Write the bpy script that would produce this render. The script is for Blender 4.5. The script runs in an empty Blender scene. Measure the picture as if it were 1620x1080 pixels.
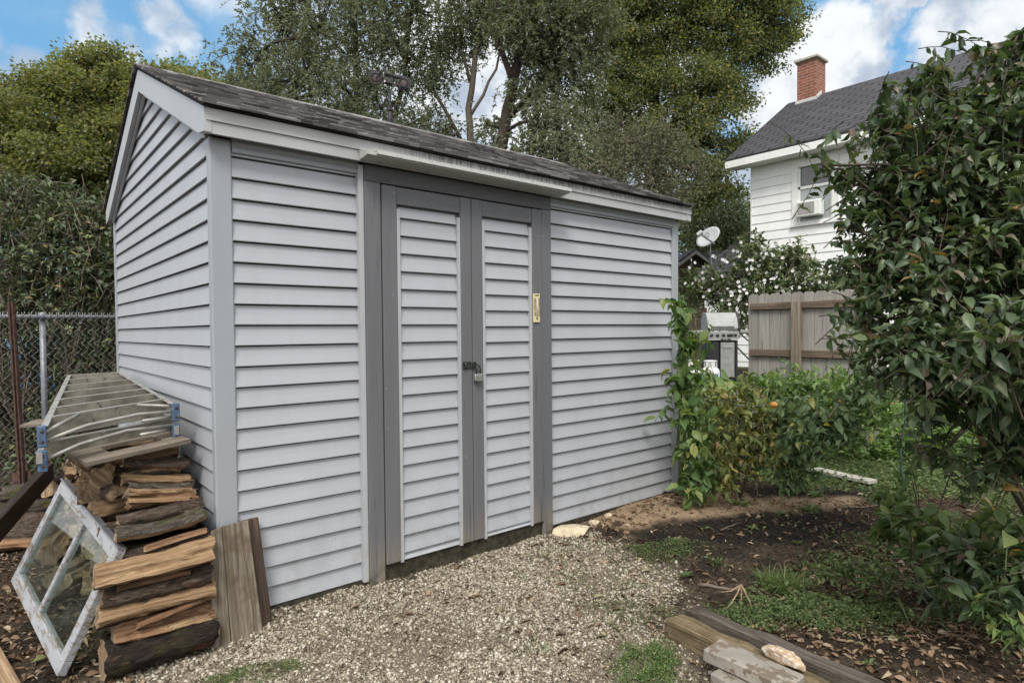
import bpy, math, random
import numpy as np
from mathutils import Matrix, Vector
rng = np.random.RandomState(7)
random.seed(7)
S = bpy.context.scene
COL = S.collection
R = math.radians

# ------------------------------------------------------------------ camera (calibrated from the photo)
F = 980.73; PITCH = -0.0255; YAW = 0.6994; ROLL = -0.0084; SH = 7.54
CAM = np.array([-0.8119, -3.1618, 1.3800])
FW = np.array([math.sin(YAW)*math.cos(PITCH), math.cos(YAW)*math.cos(PITCH), math.sin(PITCH)])
RT = np.array([math.cos(YAW), -math.sin(YAW), 0.0]); UP = np.cross(RT, FW)
RX = RT*math.cos(ROLL)+UP*math.sin(ROLL); UY = UP*math.cos(ROLL)-RT*math.sin(ROLL)
def ray(x, y): return FW+RX*(x-810)/F-UY*(y-540-SH)/F
def at(x, y, t): return CAM+ray(x, y)*t
def pl(x, y, ax, v):
    r = ray(x, y); return CAM+r*(v-CAM[ax])/r[ax]
cd = bpy.data.cameras.new('camera'); cam = bpy.data.objects.new('camera', cd); COL.objects.link(cam)
cd.sensor_width = 36; cd.lens = F/1620*36; cd.shift_y = SH/1620; cd.clip_start = .05; cd.clip_end = 2000
m = Matrix.Identity(4)
for i in range(3):
    m[i][0] = RX[i]; m[i][1] = UY[i]; m[i][2] = -FW[i]; m[i][3] = CAM[i]
cam.matrix_world = m
S.camera = cam

# ------------------------------------------------------------------ node helpers
def N(nt, typ, props=None, **ins):
    n = nt.nodes.new(typ)
    for k, v in (props or {}).items(): setattr(n, k, v)
    for k, v in ins.items():
        k = k.replace('_', ' ')
        s = n.inputs[int(k[1:])] if k[0] == '#' else n.inputs[k]
        if isinstance(v, bpy.types.NodeSocket): nt.links.new(v, s)
        else: s.default_value = v
    return n
def c4(c): return (c[0], c[1], c[2], 1.0)
def math_(nt, op, a, b=0.0, c=0.0, clamp=False):
    n = nt.nodes.new('ShaderNodeMath'); n.operation = op; n.use_clamp = clamp
    for i, v in enumerate((a, b, c)):
        if isinstance(v, bpy.types.NodeSocket): nt.links.new(v, n.inputs[i])
        else: n.inputs[i].default_value = v
    return n.outputs[0]
def mix(nt, fac, a, b, blend='MIX'):
    n = nt.nodes.new('ShaderNodeMix'); n.data_type = 'RGBA'; n.blend_type = blend; n.clamp_factor = True
    for i, v in ((0, fac), (6, a), (7, b)):
        if isinstance(v, bpy.types.NodeSocket): nt.links.new(v, n.inputs[i])
        else: n.inputs[i].default_value = v if i == 0 else c4(v)
    return n.outputs[2]
def ramp(nt, fac, stops, interp='LINEAR'):
    n = nt.nodes.new('ShaderNodeValToRGB'); cr = n.color_ramp; cr.interpolation = interp
    while len(cr.elements) < len(stops): cr.elements.new(.5)
    for e, (p, c) in zip(cr.elements, stops):
        e.position = p; e.color = c4(c) if not isinstance(c, (int, float)) else (c, c, c, 1)
    nt.links.new(fac, n.inputs[0]); return n.outputs[0]
def smooth(nt, v, a, b):
    n = nt.nodes.new('ShaderNodeMapRange'); n.interpolation_type = 'SMOOTHSTEP'
    nt.links.new(v, n.inputs[0]); n.inputs[1].default_value = a; n.inputs[2].default_value = b
    return n.outputs[0]
def objco(nt, scale=(1, 1, 1), loc=(0, 0, 0)):
    tc = nt.nodes.new('ShaderNodeTexCoord')
    mp = N(nt, 'ShaderNodeMapping', None, Vector=tc.outputs['Object'], Scale=scale, Location=loc)
    return mp.outputs[0]
def noise(nt, vec, scale, detail=4, rough=.55, dist=0.0):
    return N(nt, 'ShaderNodeTexNoise', None, Vector=vec, Scale=scale, Detail=detail, Roughness=rough, Distortion=dist).outputs[0]
def attr(nt, name): return N(nt, 'ShaderNodeAttribute', {'attribute_name': name}).outputs['Fac']
def sep(nt, vec): return N(nt, 'ShaderNodeSeparateXYZ', None, Vector=vec).outputs
def new_mat(name):
    mt = bpy.data.materials.new(name); mt.use_nodes = True; nt = mt.node_tree; nt.nodes.clear()
    return mt, nt
def finish(nt, color, rough=.6, bump=None, bstr=.3, bdist=.01, spec=.4, metal=0.0):
    p = nt.nodes.new('ShaderNodeBsdfPrincipled')
    for k, v in (('Base Color', color), ('Roughness', rough), ('Metallic', metal), ('Specular IOR Level', spec)):
        if isinstance(v, bpy.types.NodeSocket): nt.links.new(v, p.inputs[k])
        else: p.inputs[k].default_value = c4(v) if k == 'Base Color' else v
    if bump is not None:
        b = N(nt, 'ShaderNodeBump', None, Height=bump, Strength=bstr, Distance=bdist)
        nt.links.new(b.outputs[0], p.inputs['Normal'])
    o = nt.nodes.new('ShaderNodeOutputMaterial'); nt.links.new(p.outputs[0], o.inputs[0])
    return p

# ------------------------------------------------------------------ world: Nishita sky with broken cumulus, added cloud fill, one soft sun
SUN_EL = R(52); SUN_AZ = R(226)           # compass-like azimuth, clockwise from +y
W = bpy.data.worlds.new('World'); S.world = W; W.use_nodes = True
wn = W.node_tree; wn.nodes.clear()
sky = N(wn, 'ShaderNodeTexSky', {'sky_type': 'NISHITA', 'sun_disc': False, 'sun_elevation': SUN_EL, 'sun_rotation': SUN_AZ,
                                 'air_density': 1.0, 'dust_density': .6, 'ozone_density': 1.5})
tc = wn.nodes.new('ShaderNodeTexCoord'); D = tc.outputs['Generated']
def unit(v): v = np.array(v); return v/np.linalg.norm(v)
n1 = N(wn, 'ShaderNodeTexNoise', None, Vector=D, Scale=9.0, Detail=8.0, Roughness=.58)
wob = N(wn, 'ShaderNodeVectorMath', {'operation': 'SUBTRACT'}, **{'#0': n1.outputs['Color'], '#1': (.5, .5, .5)})
wob2 = N(wn, 'ShaderNodeVectorMath', {'operation': 'SCALE'}, **{'#0': wob.outputs[0], 'Scale': .17})
Dw = N(wn, 'ShaderNodeVectorMath', {'operation': 'ADD'}, **{'#0': D, '#1': wob2.outputs[0]}).outputs[0]
def blob(px, py, rad):
    d = unit(ray(px, py)); r = rad*.95/F
    ds = N(wn, 'ShaderNodeVectorMath', {'operation': 'DISTANCE'}, **{'#0': Dw, '#1': tuple(d)}).outputs['Value']
    return math_(wn, 'MULTIPLY', smooth(wn, ds, r*(1.0 if px > 700 else 1.5), r*(.62 if px > 700 else .25)), 1.0 if px > 400 else .82)
mask = None; body = None
for px, py, rad in [(1290, 105, 88), (1360, 105, 58), (1220, 150, 80), (1550, 45, 92), (1640, 60, 100), (1405, 18, 36), (1255, 215, 55), (760, 90, 170), (500, 20, 70), (335, -35, 52), (262, 50, 24), (140, 45, 22), (50, 105, 26), (205, 95, 28), (275, 85, 26), (20, 140, 36), (930, 180, 240), (560, 170, 170), (-30, 50, 24), (1180, 330, 120)]:
    b = blob(px, py, rad); mask = b if mask is None else math_(wn, 'MAXIMUM', mask, b)
# thin scattered cloud over the dome, plus an added bright deck out of view
n2 = noise(wn, D, 3.2, 7, .6, .3)
back = N(wn, 'ShaderNodeVectorMath', {'operation': 'DOT_PRODUCT'}, **{'#0': D, '#1': tuple(-FW)}).outputs['Value']
mask = math_(wn, 'MAXIMUM', mask, math_(wn, 'MULTIPLY', smooth(wn, n2, .55, .75), .22))
dz0 = sep(wn, D)[2]
deck = math_(wn, 'MAXIMUM', smooth(wn, dz0, .52, .72), smooth(wn, back, -.66, -.30))  # unseen cloud added overhead and behind the camera as neutral fill light
mask = math_(wn, 'MAXIMUM', mask, math_(wn, 'MULTIPLY', deck, math_(wn, 'ADD', .72, math_(wn, 'MULTIPLY', smooth(wn, n2, .40, .60), .28))))
n3 = noise(wn, D, 16, 5, .55)
dz = sep(wn, D)[2]
shade = math_(wn, 'MULTIPLY', smooth(wn, math_(wn, 'ADD', n3, math_(wn, 'MULTIPLY', math_(wn, 'SUBTRACT', noise(wn, Dw, 7.0, 3), .5), 1.3)), .32, .68), 1.0)
cloudc = mix(wn, deck, mix(wn, shade, (2.7, 3.1, 3.7), (5.3, 5.4, 5.45)), mix(wn, shade, (7.6, 7.5, 7.4), (10.4, 10.2, 9.9)))
blue = mix(wn, .72, sky.outputs[0], (.90, 2.5, 4.2))
skyc = mix(wn, math_(wn, 'MULTIPLY', mask, .95), blue, cloudc)
bg = N(wn, 'ShaderNodeBackground', None, Color=skyc, Strength=.10)
wo = wn.nodes.new('ShaderNodeOutputWorld'); wn.links.new(bg.outputs[0], wo.inputs[0])
sl = bpy.data.lights.new('sun', 'SUN'); sl.energy = 1.7; sl.angle = R(20); sl.color = (1, .96, .9)
so = bpy.data.objects.new('sun', sl); COL.objects.link(so)
sd = np.array([math.sin(SUN_AZ)*math.cos(SUN_EL), math.cos(SUN_AZ)*math.cos(SUN_EL), math.sin(SUN_EL)])
so.rotation_euler = Vector(sd).to_track_quat('Z', 'Y').to_euler()
S.view_settings.view_transform = 'Standard'; S.view_settings.look = 'None'
S.view_settings.exposure = 0.92; S.view_settings.gamma = 1.0

# ------------------------------------------------------------------ mesh builder
class MB:
    def __init__(s): s.v = []; s.f = []; s.mi = []; s.sm = []; s.r = []
    def add(s, vs, fs, mi=0, sm=False, r=0.0):
        o = len(s.v); s.v += [tuple(map(float, q)) for q in vs]
        for f in fs: s.f.append(tuple(i+o for i in f)); s.mi.append(mi); s.sm.append(sm); s.r.append(r)
        return s
    def box(s, x0, x1, y0, y1, z0, z1, mi=0, r=0.0):
        vs = [(x, y, z) for x in (x0, x1) for y in (y0, y1) for z in (z0, z1)]
        return s.add(vs, [(0, 1, 3, 2), (4, 6, 7, 5), (0, 4, 5, 1), (2, 3, 7, 6), (0, 2, 6, 4), (1, 5, 7, 3)], mi, False, r)
    def obox(s, c, ax, ay, az, mi=0, r=0.0):
        c, ax, ay, az = map(np.array, (c, ax, ay, az))
        vs = [c+ax*i+ay*j+az*k for i in (-1, 1) for j in (-1, 1) for k in (-1, 1)]
        return s.add(vs, [(0, 1, 3, 2), (4, 6, 7, 5), (0, 4, 5, 1), (2, 3, 7, 6), (0, 2, 6, 4), (1, 5, 7, 3)], mi, False, r)
    def bar(s, a, b, w, h, up=(0, 0, 1), mi=0, r=0.0):
        a, b = np.array(a, float), np.array(b, float); d = b-a; L = np.linalg.norm(d); d = d/L
        side = np.cross(d, up); side /= np.linalg.norm(side); u = np.cross(side, d)
        return s.obox((a+b)/2, d*L/2, side*w/2, u*h/2, mi, r)
    def tube(s, pts, rad, n=6, mi=0, cap=True, r=0.0, sm=True):
        pts = [np.array(p, float) for p in pts]
        if not hasattr(rad, '__len__'): rad = [rad]*len(pts)
        vs = []; prev = None
        for i, p in enumerate(pts):
            d = pts[min(i+1, len(pts)-1)]-pts[max(i-1, 0)]; L = np.linalg.norm(d); d = d/L if L > 1e-9 else np.array([0, 0, 1.])
            if prev is None: prev = np.cross(d, (0, 0, 1) if abs(d[2]) < .9 else (1, 0, 0))
            a = prev-d*(prev@d); a /= (np.linalg.norm(a)+1e-12); b = np.cross(d, a); prev = a
            for k in range(n):
                t = 2*math.pi*k/n; vs.append(p+(a*math.cos(t)+b*math.sin(t))*rad[i])
        fs = [(i*n+k, i*n+(k+1) % n, (i+1)*n+(k+1) % n, (i+1)*n+k) for i in range(len(pts)-1) for k in range(n)]
        if cap: fs += [tuple(range(n-1, -1, -1)), tuple((len(pts)-1)*n+k for k in range(n))]
        return s.add(vs, fs, mi, sm, r)
    def prism(s, poly, axis, a, b, mi=0, r=0.0):
        n = len(poly)
        def P(q, t): return (t, q[0], q[1]) if axis == 0 else ((q[0], t, q[1]) if axis == 1 else (q[0], q[1], t))
        vs = [P(q, a) for q in poly]+[P(q, b) for q in poly]
        fs = [tuple(range(n-1, -1, -1)), tuple(range(n, 2*n))]+[(i, (i+1) % n, n+(i+1) % n, n+i) for i in range(n)]
        return s.add(vs, fs, mi, False, r)
    def lathe(s, c, prof, n=16, ax=(0, 0, 1), mi=0, sm=True):
        c = np.array(c, float); ax = unit(ax); a = np.cross(ax, (1, 0, 0) if abs(ax[0]) < .9 else (0, 1, 0)); a = unit(a); b = np.cross(ax, a)
        vs = [c+ax*z+(a*math.cos(2*math.pi*k/n)+b*math.sin(2*math.pi*k/n))*max(q, 1e-4) for q, z in prof for k in range(n)]
        fs = [(i*n+k, i*n+(k+1) % n, (i+1)*n+(k+1) % n, (i+1)*n+k) for i in range(len(prof)-1) for k in range(n)]
        fs += [tuple(range(n-1, -1, -1)), tuple((len(prof)-1)*n+k for k in range(n))]
        return s.add(vs, fs, mi, sm)
    def build(s, name, mats, parent=None, M=None, bevel=0.0, fix=True):
        if not isinstance(mats, (list, tuple)): mats = [mats]
        me = bpy.data.meshes.new(name); me.from_pydata(s.v, [], s.f)
        for mt in mats: me.materials.append(mt)
        me.polygons.foreach_set('material_index', s.mi); me.polygons.foreach_set('use_smooth', s.sm)
        a = me.attributes.new('rnd', 'FLOAT', 'FACE'); a.data.foreach_set('value', s.r)
        if fix:
            import bmesh
            bm = bmesh.new(); bm.from_mesh(me); bmesh.ops.recalc_face_normals(bm, faces=bm.faces); bm.to_mesh(me); bm.free()
        return link(name, me, parent, M, bevel)
def link(name, me, parent=None, M=None, bevel=0.0):
    o = bpy.data.objects.new(name, me); COL.objects.link(o)
    if M is not None: o.matrix_world = M
    if parent is not None:
        o.parent = parent; o.matrix_parent_inverse = parent_inv(parent)
    if bevel:
        b = o.modifiers.new('bevel', 'BEVEL'); b.width = bevel; b.segments = 1; b.limit_method = 'ANGLE'; b.angle_limit = R(40)
    return o
def world_of(o): return o.matrix_basis.copy() if o.parent is None else world_of(o.parent) @ o.matrix_parent_inverse @ o.matrix_basis
def parent_inv(p): return world_of(p).inverted()
def tag(o, label, cat, group=None, kind=None):
    if label: o['label'] = label
    if cat: o['category'] = cat
    if group: o['group'] = group
    if kind: o['kind'] = kind
    return o
def thing(name, label, cat, loc=(0, 0, 0), group=None):
    o = bpy.data.objects.new(name, None); COL.objects.link(o); o.location = tuple(map(float, loc)); o.empty_display_size = .1
    return tag(o, label, cat, group)
def frame(c, x, z):
    x = unit(x); z = np.array(z, float); z = unit(z-x*(z@x)); y = np.cross(z, x)
    M = Matrix.Identity(4)
    for i in range(3): M[i][0] = x[i]; M[i][1] = y[i]; M[i][2] = z[i]; M[i][3] = c[i]
    return M

# value noise for python-side shapes
def vnoise(x, y, seed=0):
    xi = np.floor(x).astype(int); yi = np.floor(y).astype(int); fx = x-xi; fy = y-yi
    fx = fx*fx*(3-2*fx); fy = fy*fy*(3-2*fy)
    def h(a, b):
        n = (a*374761393+b*668265263+seed*974711) & 0x7fffffff
        n = ((n ^ (n >> 13))*1274126177) & 0x7fffffff
        return ((n ^ (n >> 16)) & 0xffff)/65535.0
    return (h(xi, yi)*(1-fx)+h(xi+1, yi)*fx)*(1-fy)+(h(xi, yi+1)*(1-fx)+h(xi+1, yi+1)*fx)*fy
def fbm(x, y, seed=0, o=4):
    s = 0; a = .5
    for i in range(o): s = s+a*vnoise(x*2**i, y*2**i, seed+i); a *= .5
    return s/(1-.5**o)
def sstep(v, a, b): t = np.clip((v-a)/(b-a), 0, 1); return t*t*(3-2*t)

# ------------------------------------------------------------------ materials
def vinyl(name, c, dirt=.05):
    mt, nt = new_mat(name); v = objco(nt)
    n = noise(nt, objco(nt, (1.5, 1.5, .6)), 2.2, 5, .6); st = noise(nt, objco(nt, (14, 14, .8)), 1.6, 4, .6)
    col = mix(nt, smooth(nt, n, .3, .75), tuple(x*1.03 for x in c), tuple(x*.95 for x in c))
    col = mix(nt, math_(nt, 'MULTIPLY', smooth(nt, st, .52, .78), dirt), col, (.17, .165, .15))
    z = sep(nt, v)[2]
    low = math_(nt, 'MULTIPLY', smooth(nt, z, .55, .02), smooth(nt, noise(nt, v, 9, 5, .65), .42, .72))
    col = mix(nt, math_(nt, 'MULTIPLY', low, .35), col, (.20, .185, .15))
    sp = math_(nt, 'MULTIPLY', smooth(nt, noise(nt, v, 85, 2, .5), .70, .745), smooth(nt, z, .62, .30))
    sp = math_(nt, 'MULTIPLY', sp, smooth(nt, noise(nt, v, 3, 2), .45, .6))
    col = mix(nt, math_(nt, 'MULTIPLY', sp, .85), col, (.05, .045, .035))
    finish(nt, col, .48, noise(nt, v, 5, 3), .08, .02, .35)
    return mt
M_SIDING = vinyl('vinyl_siding', (.352, .364, .388))
M_TRIM = vinyl('vinyl_trim', (.295, .312, .332), .05)
M_JTRIM = vinyl('pale_trim', (.385, .39, .40), .12)
def fascia_mat(name, c, mold):
    mt, nt = new_mat(name); v = objco(nt); x, y, z = sep(nt, v)
    st = noise(nt, objco(nt, (110, 60, 16)), 1.0, 6, .75)
    band = smooth(nt, z, 2.352, 2.40)
    mid = smooth(nt, x, .6, 1.3)
    k = math_(nt, 'MULTIPLY', math_(nt, 'MULTIPLY', smooth(nt, math_(nt, 'ADD', st, math_(nt, 'MULTIPLY', band, .30)), .52, .90), mid), mold)
    col = mix(nt, noise(nt, v, 6, 4), c, tuple(q*.9 for q in c))
    col = mix(nt, k, col, (.05, .05, .045))
    finish(nt, col, .5, spec=.3); return mt
M_FASCIA = fascia_mat('white_fascia', (.45, .45, .445), .9)
M_FASCIA2 = fascia_mat('fascia_cover', (.43, .435, .44), .25)
def dripmat():
    mt, nt = new_mat('mildewed_drip_edge'); v = objco(nt)
    a = noise(nt, objco(nt, (45, 45, 70)), 1.4, 6, .75); a = math_(nt, 'SUBTRACT', a, smooth(nt, sep(nt, v)[2], 2.322, 2.312) if False else 0.0)
    col = mix(nt, smooth(nt, a, .50, .78), (.42, .42, .40), (.10, .10, .085)); finish(nt, col, .5); return mt
M_DRIP = dripmat()
def paintwood(name, c, axis=2, worn=(.20, .17, .13), low=.30, pale=.0):
    mt, nt = new_mat(name); v = objco(nt); s = [38, 38, 38]; s[axis] = 1.6
    g = noise(nt, objco(nt, tuple(s)), 1.0, 6, .65, .6); s2 = [9, 9, 9]; s2[axis] = .7
    g2 = noise(nt, objco(nt, tuple(s2)), 1.0, 4, .6, 1.5)
    col = mix(nt, g2, tuple(q*.86 for q in c), tuple(q*1.18 for q in c))
    crack = smooth(nt, g, .40, .30)
    col = mix(nt, math_(nt, 'MULTIPLY', crack, .75), col, tuple(q*.35 for q in c))
    chip = math_(nt, 'MULTIPLY', smooth(nt, noise(nt, v, 26, 5, .65), .665, .70), .75)
    col = mix(nt, chip, col, (.30, .29, .27))
    if low:
        z = sep(nt, v)[2]
        k = math_(nt, 'MULTIPLY', smooth(nt, z, low, .0), smooth(nt, math_(nt, 'ADD', g, math_(nt, 'MULTIPLY', g2, .5)), .58, .82))
        col = mix(nt, math_(nt, 'MULTIPLY', k, .9), col, worn)
        k2 = math_(nt, 'MULTIPLY', smooth(nt, z, .10, -.03), smooth(nt, noise(nt, v, 14, 4), .4, .6))
        col = mix(nt, math_(nt, 'MULTIPLY', k2, .7), col, (.045, .05, .025))
    finish(nt, col, .62, math_(nt, 'ADD', g, math_(nt, 'MULTIPLY', g2, .3)), .7, .006, .3); return mt
M_DOORV = paintwood('grey_painted_wood_upright', (.125, .127, .135), 2)
M_DOORH = paintwood('grey_painted_wood_crosswise', (.120, .122, .130), 0, low=0)
M_HEADER = paintwood('dark_grey_header_paint', (.085, .086, .090), 0, low=0)
def wood(name, c1, c2, axis=0, gs=30, bump=.5, moss=0.0, stain=0.0, dark=(.05, .04, .03)):
    mt, nt = new_mat(name); v = objco(nt); s = [gs]*3; s[axis] = gs*.045
    oi = nt.nodes.new('ShaderNodeObjectInfo')
    off = N(nt, 'ShaderNodeVectorMath', {'operation': 'SCALE'}, **{'#0': (3.1, 5.7, 9.2), 'Scale': math_(nt, 'MULTIPLY', oi.outputs['Random'], 20)}).outputs[0]
    def co(sc): return N(nt, 'ShaderNodeVectorMath', {'operation': 'ADD'}, **{'#0': objco(nt, sc), '#1': off}).outputs[0]
    g = noise(nt, co(tuple(s)), 1.0, 7, .68, 2.2)
    col = ramp(nt, g, [(.25, tuple(q*.45 for q in c2)), (.42, c2), (.6, c1), (.8, tuple(q*1.2 for q in c1))])
    sf = [gs*2.6]*3; sf[axis] = gs*.07; fine = noise(nt, co(tuple(sf)), 1.0, 5, .7, 1.6)
    col = mix(nt, math_(nt, 'MULTIPLY', smooth(nt, fine, .45, .33), .75), col, tuple(q*.28 for q in c2))
    if stain:
        k = smooth(nt, noise(nt, co((4, 4, 4)), 1.3, 5, .65), .48, .62); col = mix(nt, math_(nt, 'MULTIPLY', k, stain), col, dark)
    if moss:
        k = smooth(nt, noise(nt, co((5, 5, 5)), 1.6, 5, .6), .55, .70); col = mix(nt, math_(nt, 'MULTIPLY', k, moss), col, (.07, .085, .03))
    col = mix(nt, math_(nt, 'MULTIPLY', oi.outputs['Random'], .35), col, tuple(q*.6 for q in c2))
    finish(nt, col, .78, math_(nt, 'ADD', g, math_(nt, 'MULTIPLY', fine, .6)), bump, .012, .2); return mt
M_SPLIT = wood('pale_split_wood', (.40, .275, .155), (.23, .14, .075), 0, 26, .9)
M_SPLIT2 = wood('orange_split_wood', (.34, .20, .11), (.17, .09, .05), 0, 24, .9, stain=.5)
M_END = wood('log_end_grain', (.40, .29, .18), (.19, .125, .075), 2, 22, .6, stain=.6)
def bark(name, c1, c2, moss=0):
    mt, nt = new_mat(name)
    oi = nt.nodes.new('ShaderNodeObjectInfo')
    off = N(nt, 'ShaderNodeVectorMath', {'operation': 'SCALE'}, **{'#0': (3.1, 5.7, 9.2), 'Scale': math_(nt, 'MULTIPLY', oi.outputs['Random'], 20)}).outputs[0]
    def co(sc): return N(nt, 'ShaderNodeVectorMath', {'operation': 'ADD'}, **{'#0': objco(nt, sc), '#1': off}).outputs[0]
    g = noise(nt, co((14, 52, 52)), 1.0, 7, .7, 1.6); h = noise(nt, co((5, 12, 12)), 1.0, 4, .6)
    col = ramp(nt, g, [(.30, tuple(q*.25 for q in c2)), (.45, c2), (.62, c1), (.8, tuple(q*1.5 for q in c1))])
    col = mix(nt, math_(nt, 'MULTIPLY', smooth(nt, h, .60, .68), .6), col, (.16, .075, .04))
    if moss: col = mix(nt, math_(nt, 'MULTIPLY', smooth(nt, noise(nt, co((6, 6, 6)), 1, 4), .52, .64), moss), col, (.075, .085, .02))
    finish(nt, col, .85, g, 1.0, .03, .15); return mt
M_BARK = bark('brown_log_bark', (.165, .125, .095), (.07, .05, .038))
M_BARKG = bark('grey_log_bark', (.17, .145, .115), (.075, .06, .048), .7)
M_BARKD = bark('dark_wet_bark', (.055, .042, .034), (.025, .019, .016), .25)
M_PLY = wood('weathered_plywood', (.30, .255, .205), (.16, .13, .10), 0, 30, .5, stain=.3)
M_OLDB = wood('old_grey_brown_board', (.255, .215, .165), (.125, .10, .073), 0, 22, .5, stain=.65, dark=(.085, .06, .04))
M_OLDB2 = wood('dark_old_board', (.13, .09, .065), (.06, .04, .03), 0, 22, .45, stain=.4)
M_TIE = wood('weathered_landscape_timber', (.32, .25, .15), (.13, .095, .05), 0, 34, .9, moss=.35, stain=.4)
M_TIED = wood('dark_grey_landscape_timber', (.19, .165, .135), (.07, .055, .045), 0, 30, .9, stain=.6)
M_LUMBER = wood('tan_lumber', (.40, .29, .175), (.25, .165, .095), 0, 18, .3, stain=.25)
M_DARKT = wood('dark_timber', (.06, .045, .035), (.03, .022, .018), 0, 20, .5)
M_FENCEW = wood('taupe_fence_board', (.335, .32, .29), (.265, .25, .225), 2, 16, .35)
M_FENCER = wood('brown_fence_rail', (.235, .18, .135), (.125, .09, .065), 0, 18, .4)
M_FENCEP = wood('fence_post_wood', (.275, .235, .19), (.17, .135, .10), 2, 16, .4)
M_FENCEB = wood('brown_weathered_fence', (.12, .09, .07), (.06, .045, .035), 2, 14, .5)
def plain(name, c, rough=.5, metal=0.0, var=.15, scale=12, spec=.4, bump=.1, spots=None):
    mt, nt = new_mat(name); v = objco(nt); n = noise(nt, v, scale, 5, .6)
    col = mix(nt, smooth(nt, n, .3, .7), tuple(q*(1-var) for q in c), tuple(q*(1+var) for q in c))
    if spots: col = mix(nt, smooth(nt, noise(nt, v, scale*2.2, 5, .65), spots[0], spots[0]+.08), col, spots[1])
    finish(nt, col, rough, n, bump, .01, spec, metal); return mt
M_ALU = plain('dull_aluminium', (.33, .32, .295), .5, .4, .2, 14, spots=(.62, (.25, .24, .20)))
M_TREAD = plain('dirty_ladder_tread', (.23, .215, .175), .6, .3, .35, 10, spots=(.60, (.10, .095, .075)))
M_BLUE = plain('blue_plastic_foot', (.065, .105, .17), .5, 0, .3, 40, spots=(.62, (.07, .10, .15)))
M_RUST = plain('rusty_steel', (.075, .042, .032), .85, .2, .4, 30)
M_GALV = plain('galvanised_steel', (.22, .23, .25), .5, .5, .2, 20)
M_WIRE = plain('fence_wire', (.36, .355, .34), .5, .6, .15, 20)
M_BLACKM = plain('black_cast_metal', (.028, .026, .028), .45, .3, .4, 50)
M_RUSTP = plain('dull_red_spokes', (.055, .036, .036), .6, .1, .3, 50)
M_STEEL = plain('stainless_steel', (.34, .34, .33), .42, .6, .12, 10, spots=(.64, (.22, .20, .17)))
M_DARKP = plain('black_enamel', (.02, .02, .022), .35)
M_BRASS = plain('blackened_hasp_metal', (.05, .055, .05), .4, .5, .4, 60)
M_LOCK = plain('padlock_steel', (.42, .42, .41), .35, .8, .15, 50)
M_CREAM = plain('cream_plastic', (.62, .53, .30), .5, 0, .06, 30)
M_INK = plain('black_print', (.02, .02, .02), .6)
M_TUBE = plain('thermometer_tube', (.55, .55, .58), .2)
M_CONC = plain('concrete_paver', (.27, .245, .21), .85, 0, .2, 7, .2, .25, spots=(.50, (.155, .125, .095)))
M_STONE = plain('tan_limestone', (.50, .42, .30), .8, 0, .18, 20, .2, .6)
M_STONEO = plain('orange_white_stone', (.42, .30, .20), .8, 0, .25, 22, .2, .7, spots=(.5, (.60, .55, .48)))
M_SILL_LAPSHADE = plain('mossy_sill_and_lap_shade', (.04, .036, .025), .85, 0, .5, 26, .2, .6)  # sill's mossy tone, also the dark that stands in for siding lap shadow
M_HWHITE = plain('white_house_siding', (.80, .80, .79), .55, 0, .04, 3, .3, .05)
M_HTRIM = plain('white_house_trim', (.74, .74, .72), .5, 0, .06, 8, .3, .05, spots=(.66, (.45, .43, .40)))
M_CAP = plain('chimney_cap', (.40, .37, .31), .8, 0, .2, 20)
M_MORTAR = plain('white_flashing', (.55, .54, .52), .7, 0, .15, 12)
M_ACG = plain('air_conditioner_grille', (.30, .29, .27), .6)
M_DISHM = plain('pale_grey_dish', (.40, .41, .42), .45, 0, .05, 6)
M_TANK = plain('white_tank_paint', (.62, .62, .60), .4, 0, .08, 20)
M_TANKB = plain('blue_tank_band', (.06, .12, .26), .4)
M_TARP = plain('blue_plastic_sheet', (.12, .32, .60), .4, 0, .3, 8)
M_STAKE = plain('green_stake', (.03, .065, .055), .5)
M_TOMATO = plain('orange_tomato', (.46, .20, .04), .35, 0, .12, 30)
M_RED = plain('red_berry', (.35, .05, .03), .35)
M_PLANK = plain('white_edging_plank', (.40, .38, .34), .7, 0, .3, 14)
M_WHEEL = plain('black_rubber', (.02, .02, .02), .7)
M_DRYSTALK = plain('dry_stalk', (.30, .21, .13), .8, 0, .3, 30)
M_STEM = plain('green_brown_stem', (.10, .085, .045), .7, 0, .3, 30)
M_STEMG = plain('green_stem', (.10, .15, .05), .6, 0, .3, 30)
M_TWIG = plain('grey_brown_twig', (.125, .10, .078), .8, 0, .4, 14)
M_SHST = plain('dark_shrub_stem', (.060, .042, .030), .7, 0, .3, 20)
M_TRUNK = bark('tree_trunk_bark', (.085, .07, .056), (.04, .032, .026))
M_TRUNKP = bark('pale_trunk_bark', (.22, .19, .155), (.11, .09, .072))
def sashpaint():
    mt, nt = new_mat('flaking_white_paint'); v = objco(nt)
    a = noise(nt, objco(nt, (9, 40, 40)), 1.2, 7, .72, .8); b = noise(nt, v, 7, 4, .6)
    k = smooth(nt, math_(nt, 'ADD', a, math_(nt, 'MULTIPLY', b, .45)), .76, .80)
    col = mix(nt, k, mix(nt, b, (.34, .35, .365), (.25, .26, .28)), mix(nt, a, (.13, .10, .075), (.26, .22, .17)))
    finish(nt, col, .6, math_(nt, 'MULTIPLY', k, -1), .5, .004, .3); return mt
M_SASH = sashpaint()
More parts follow.
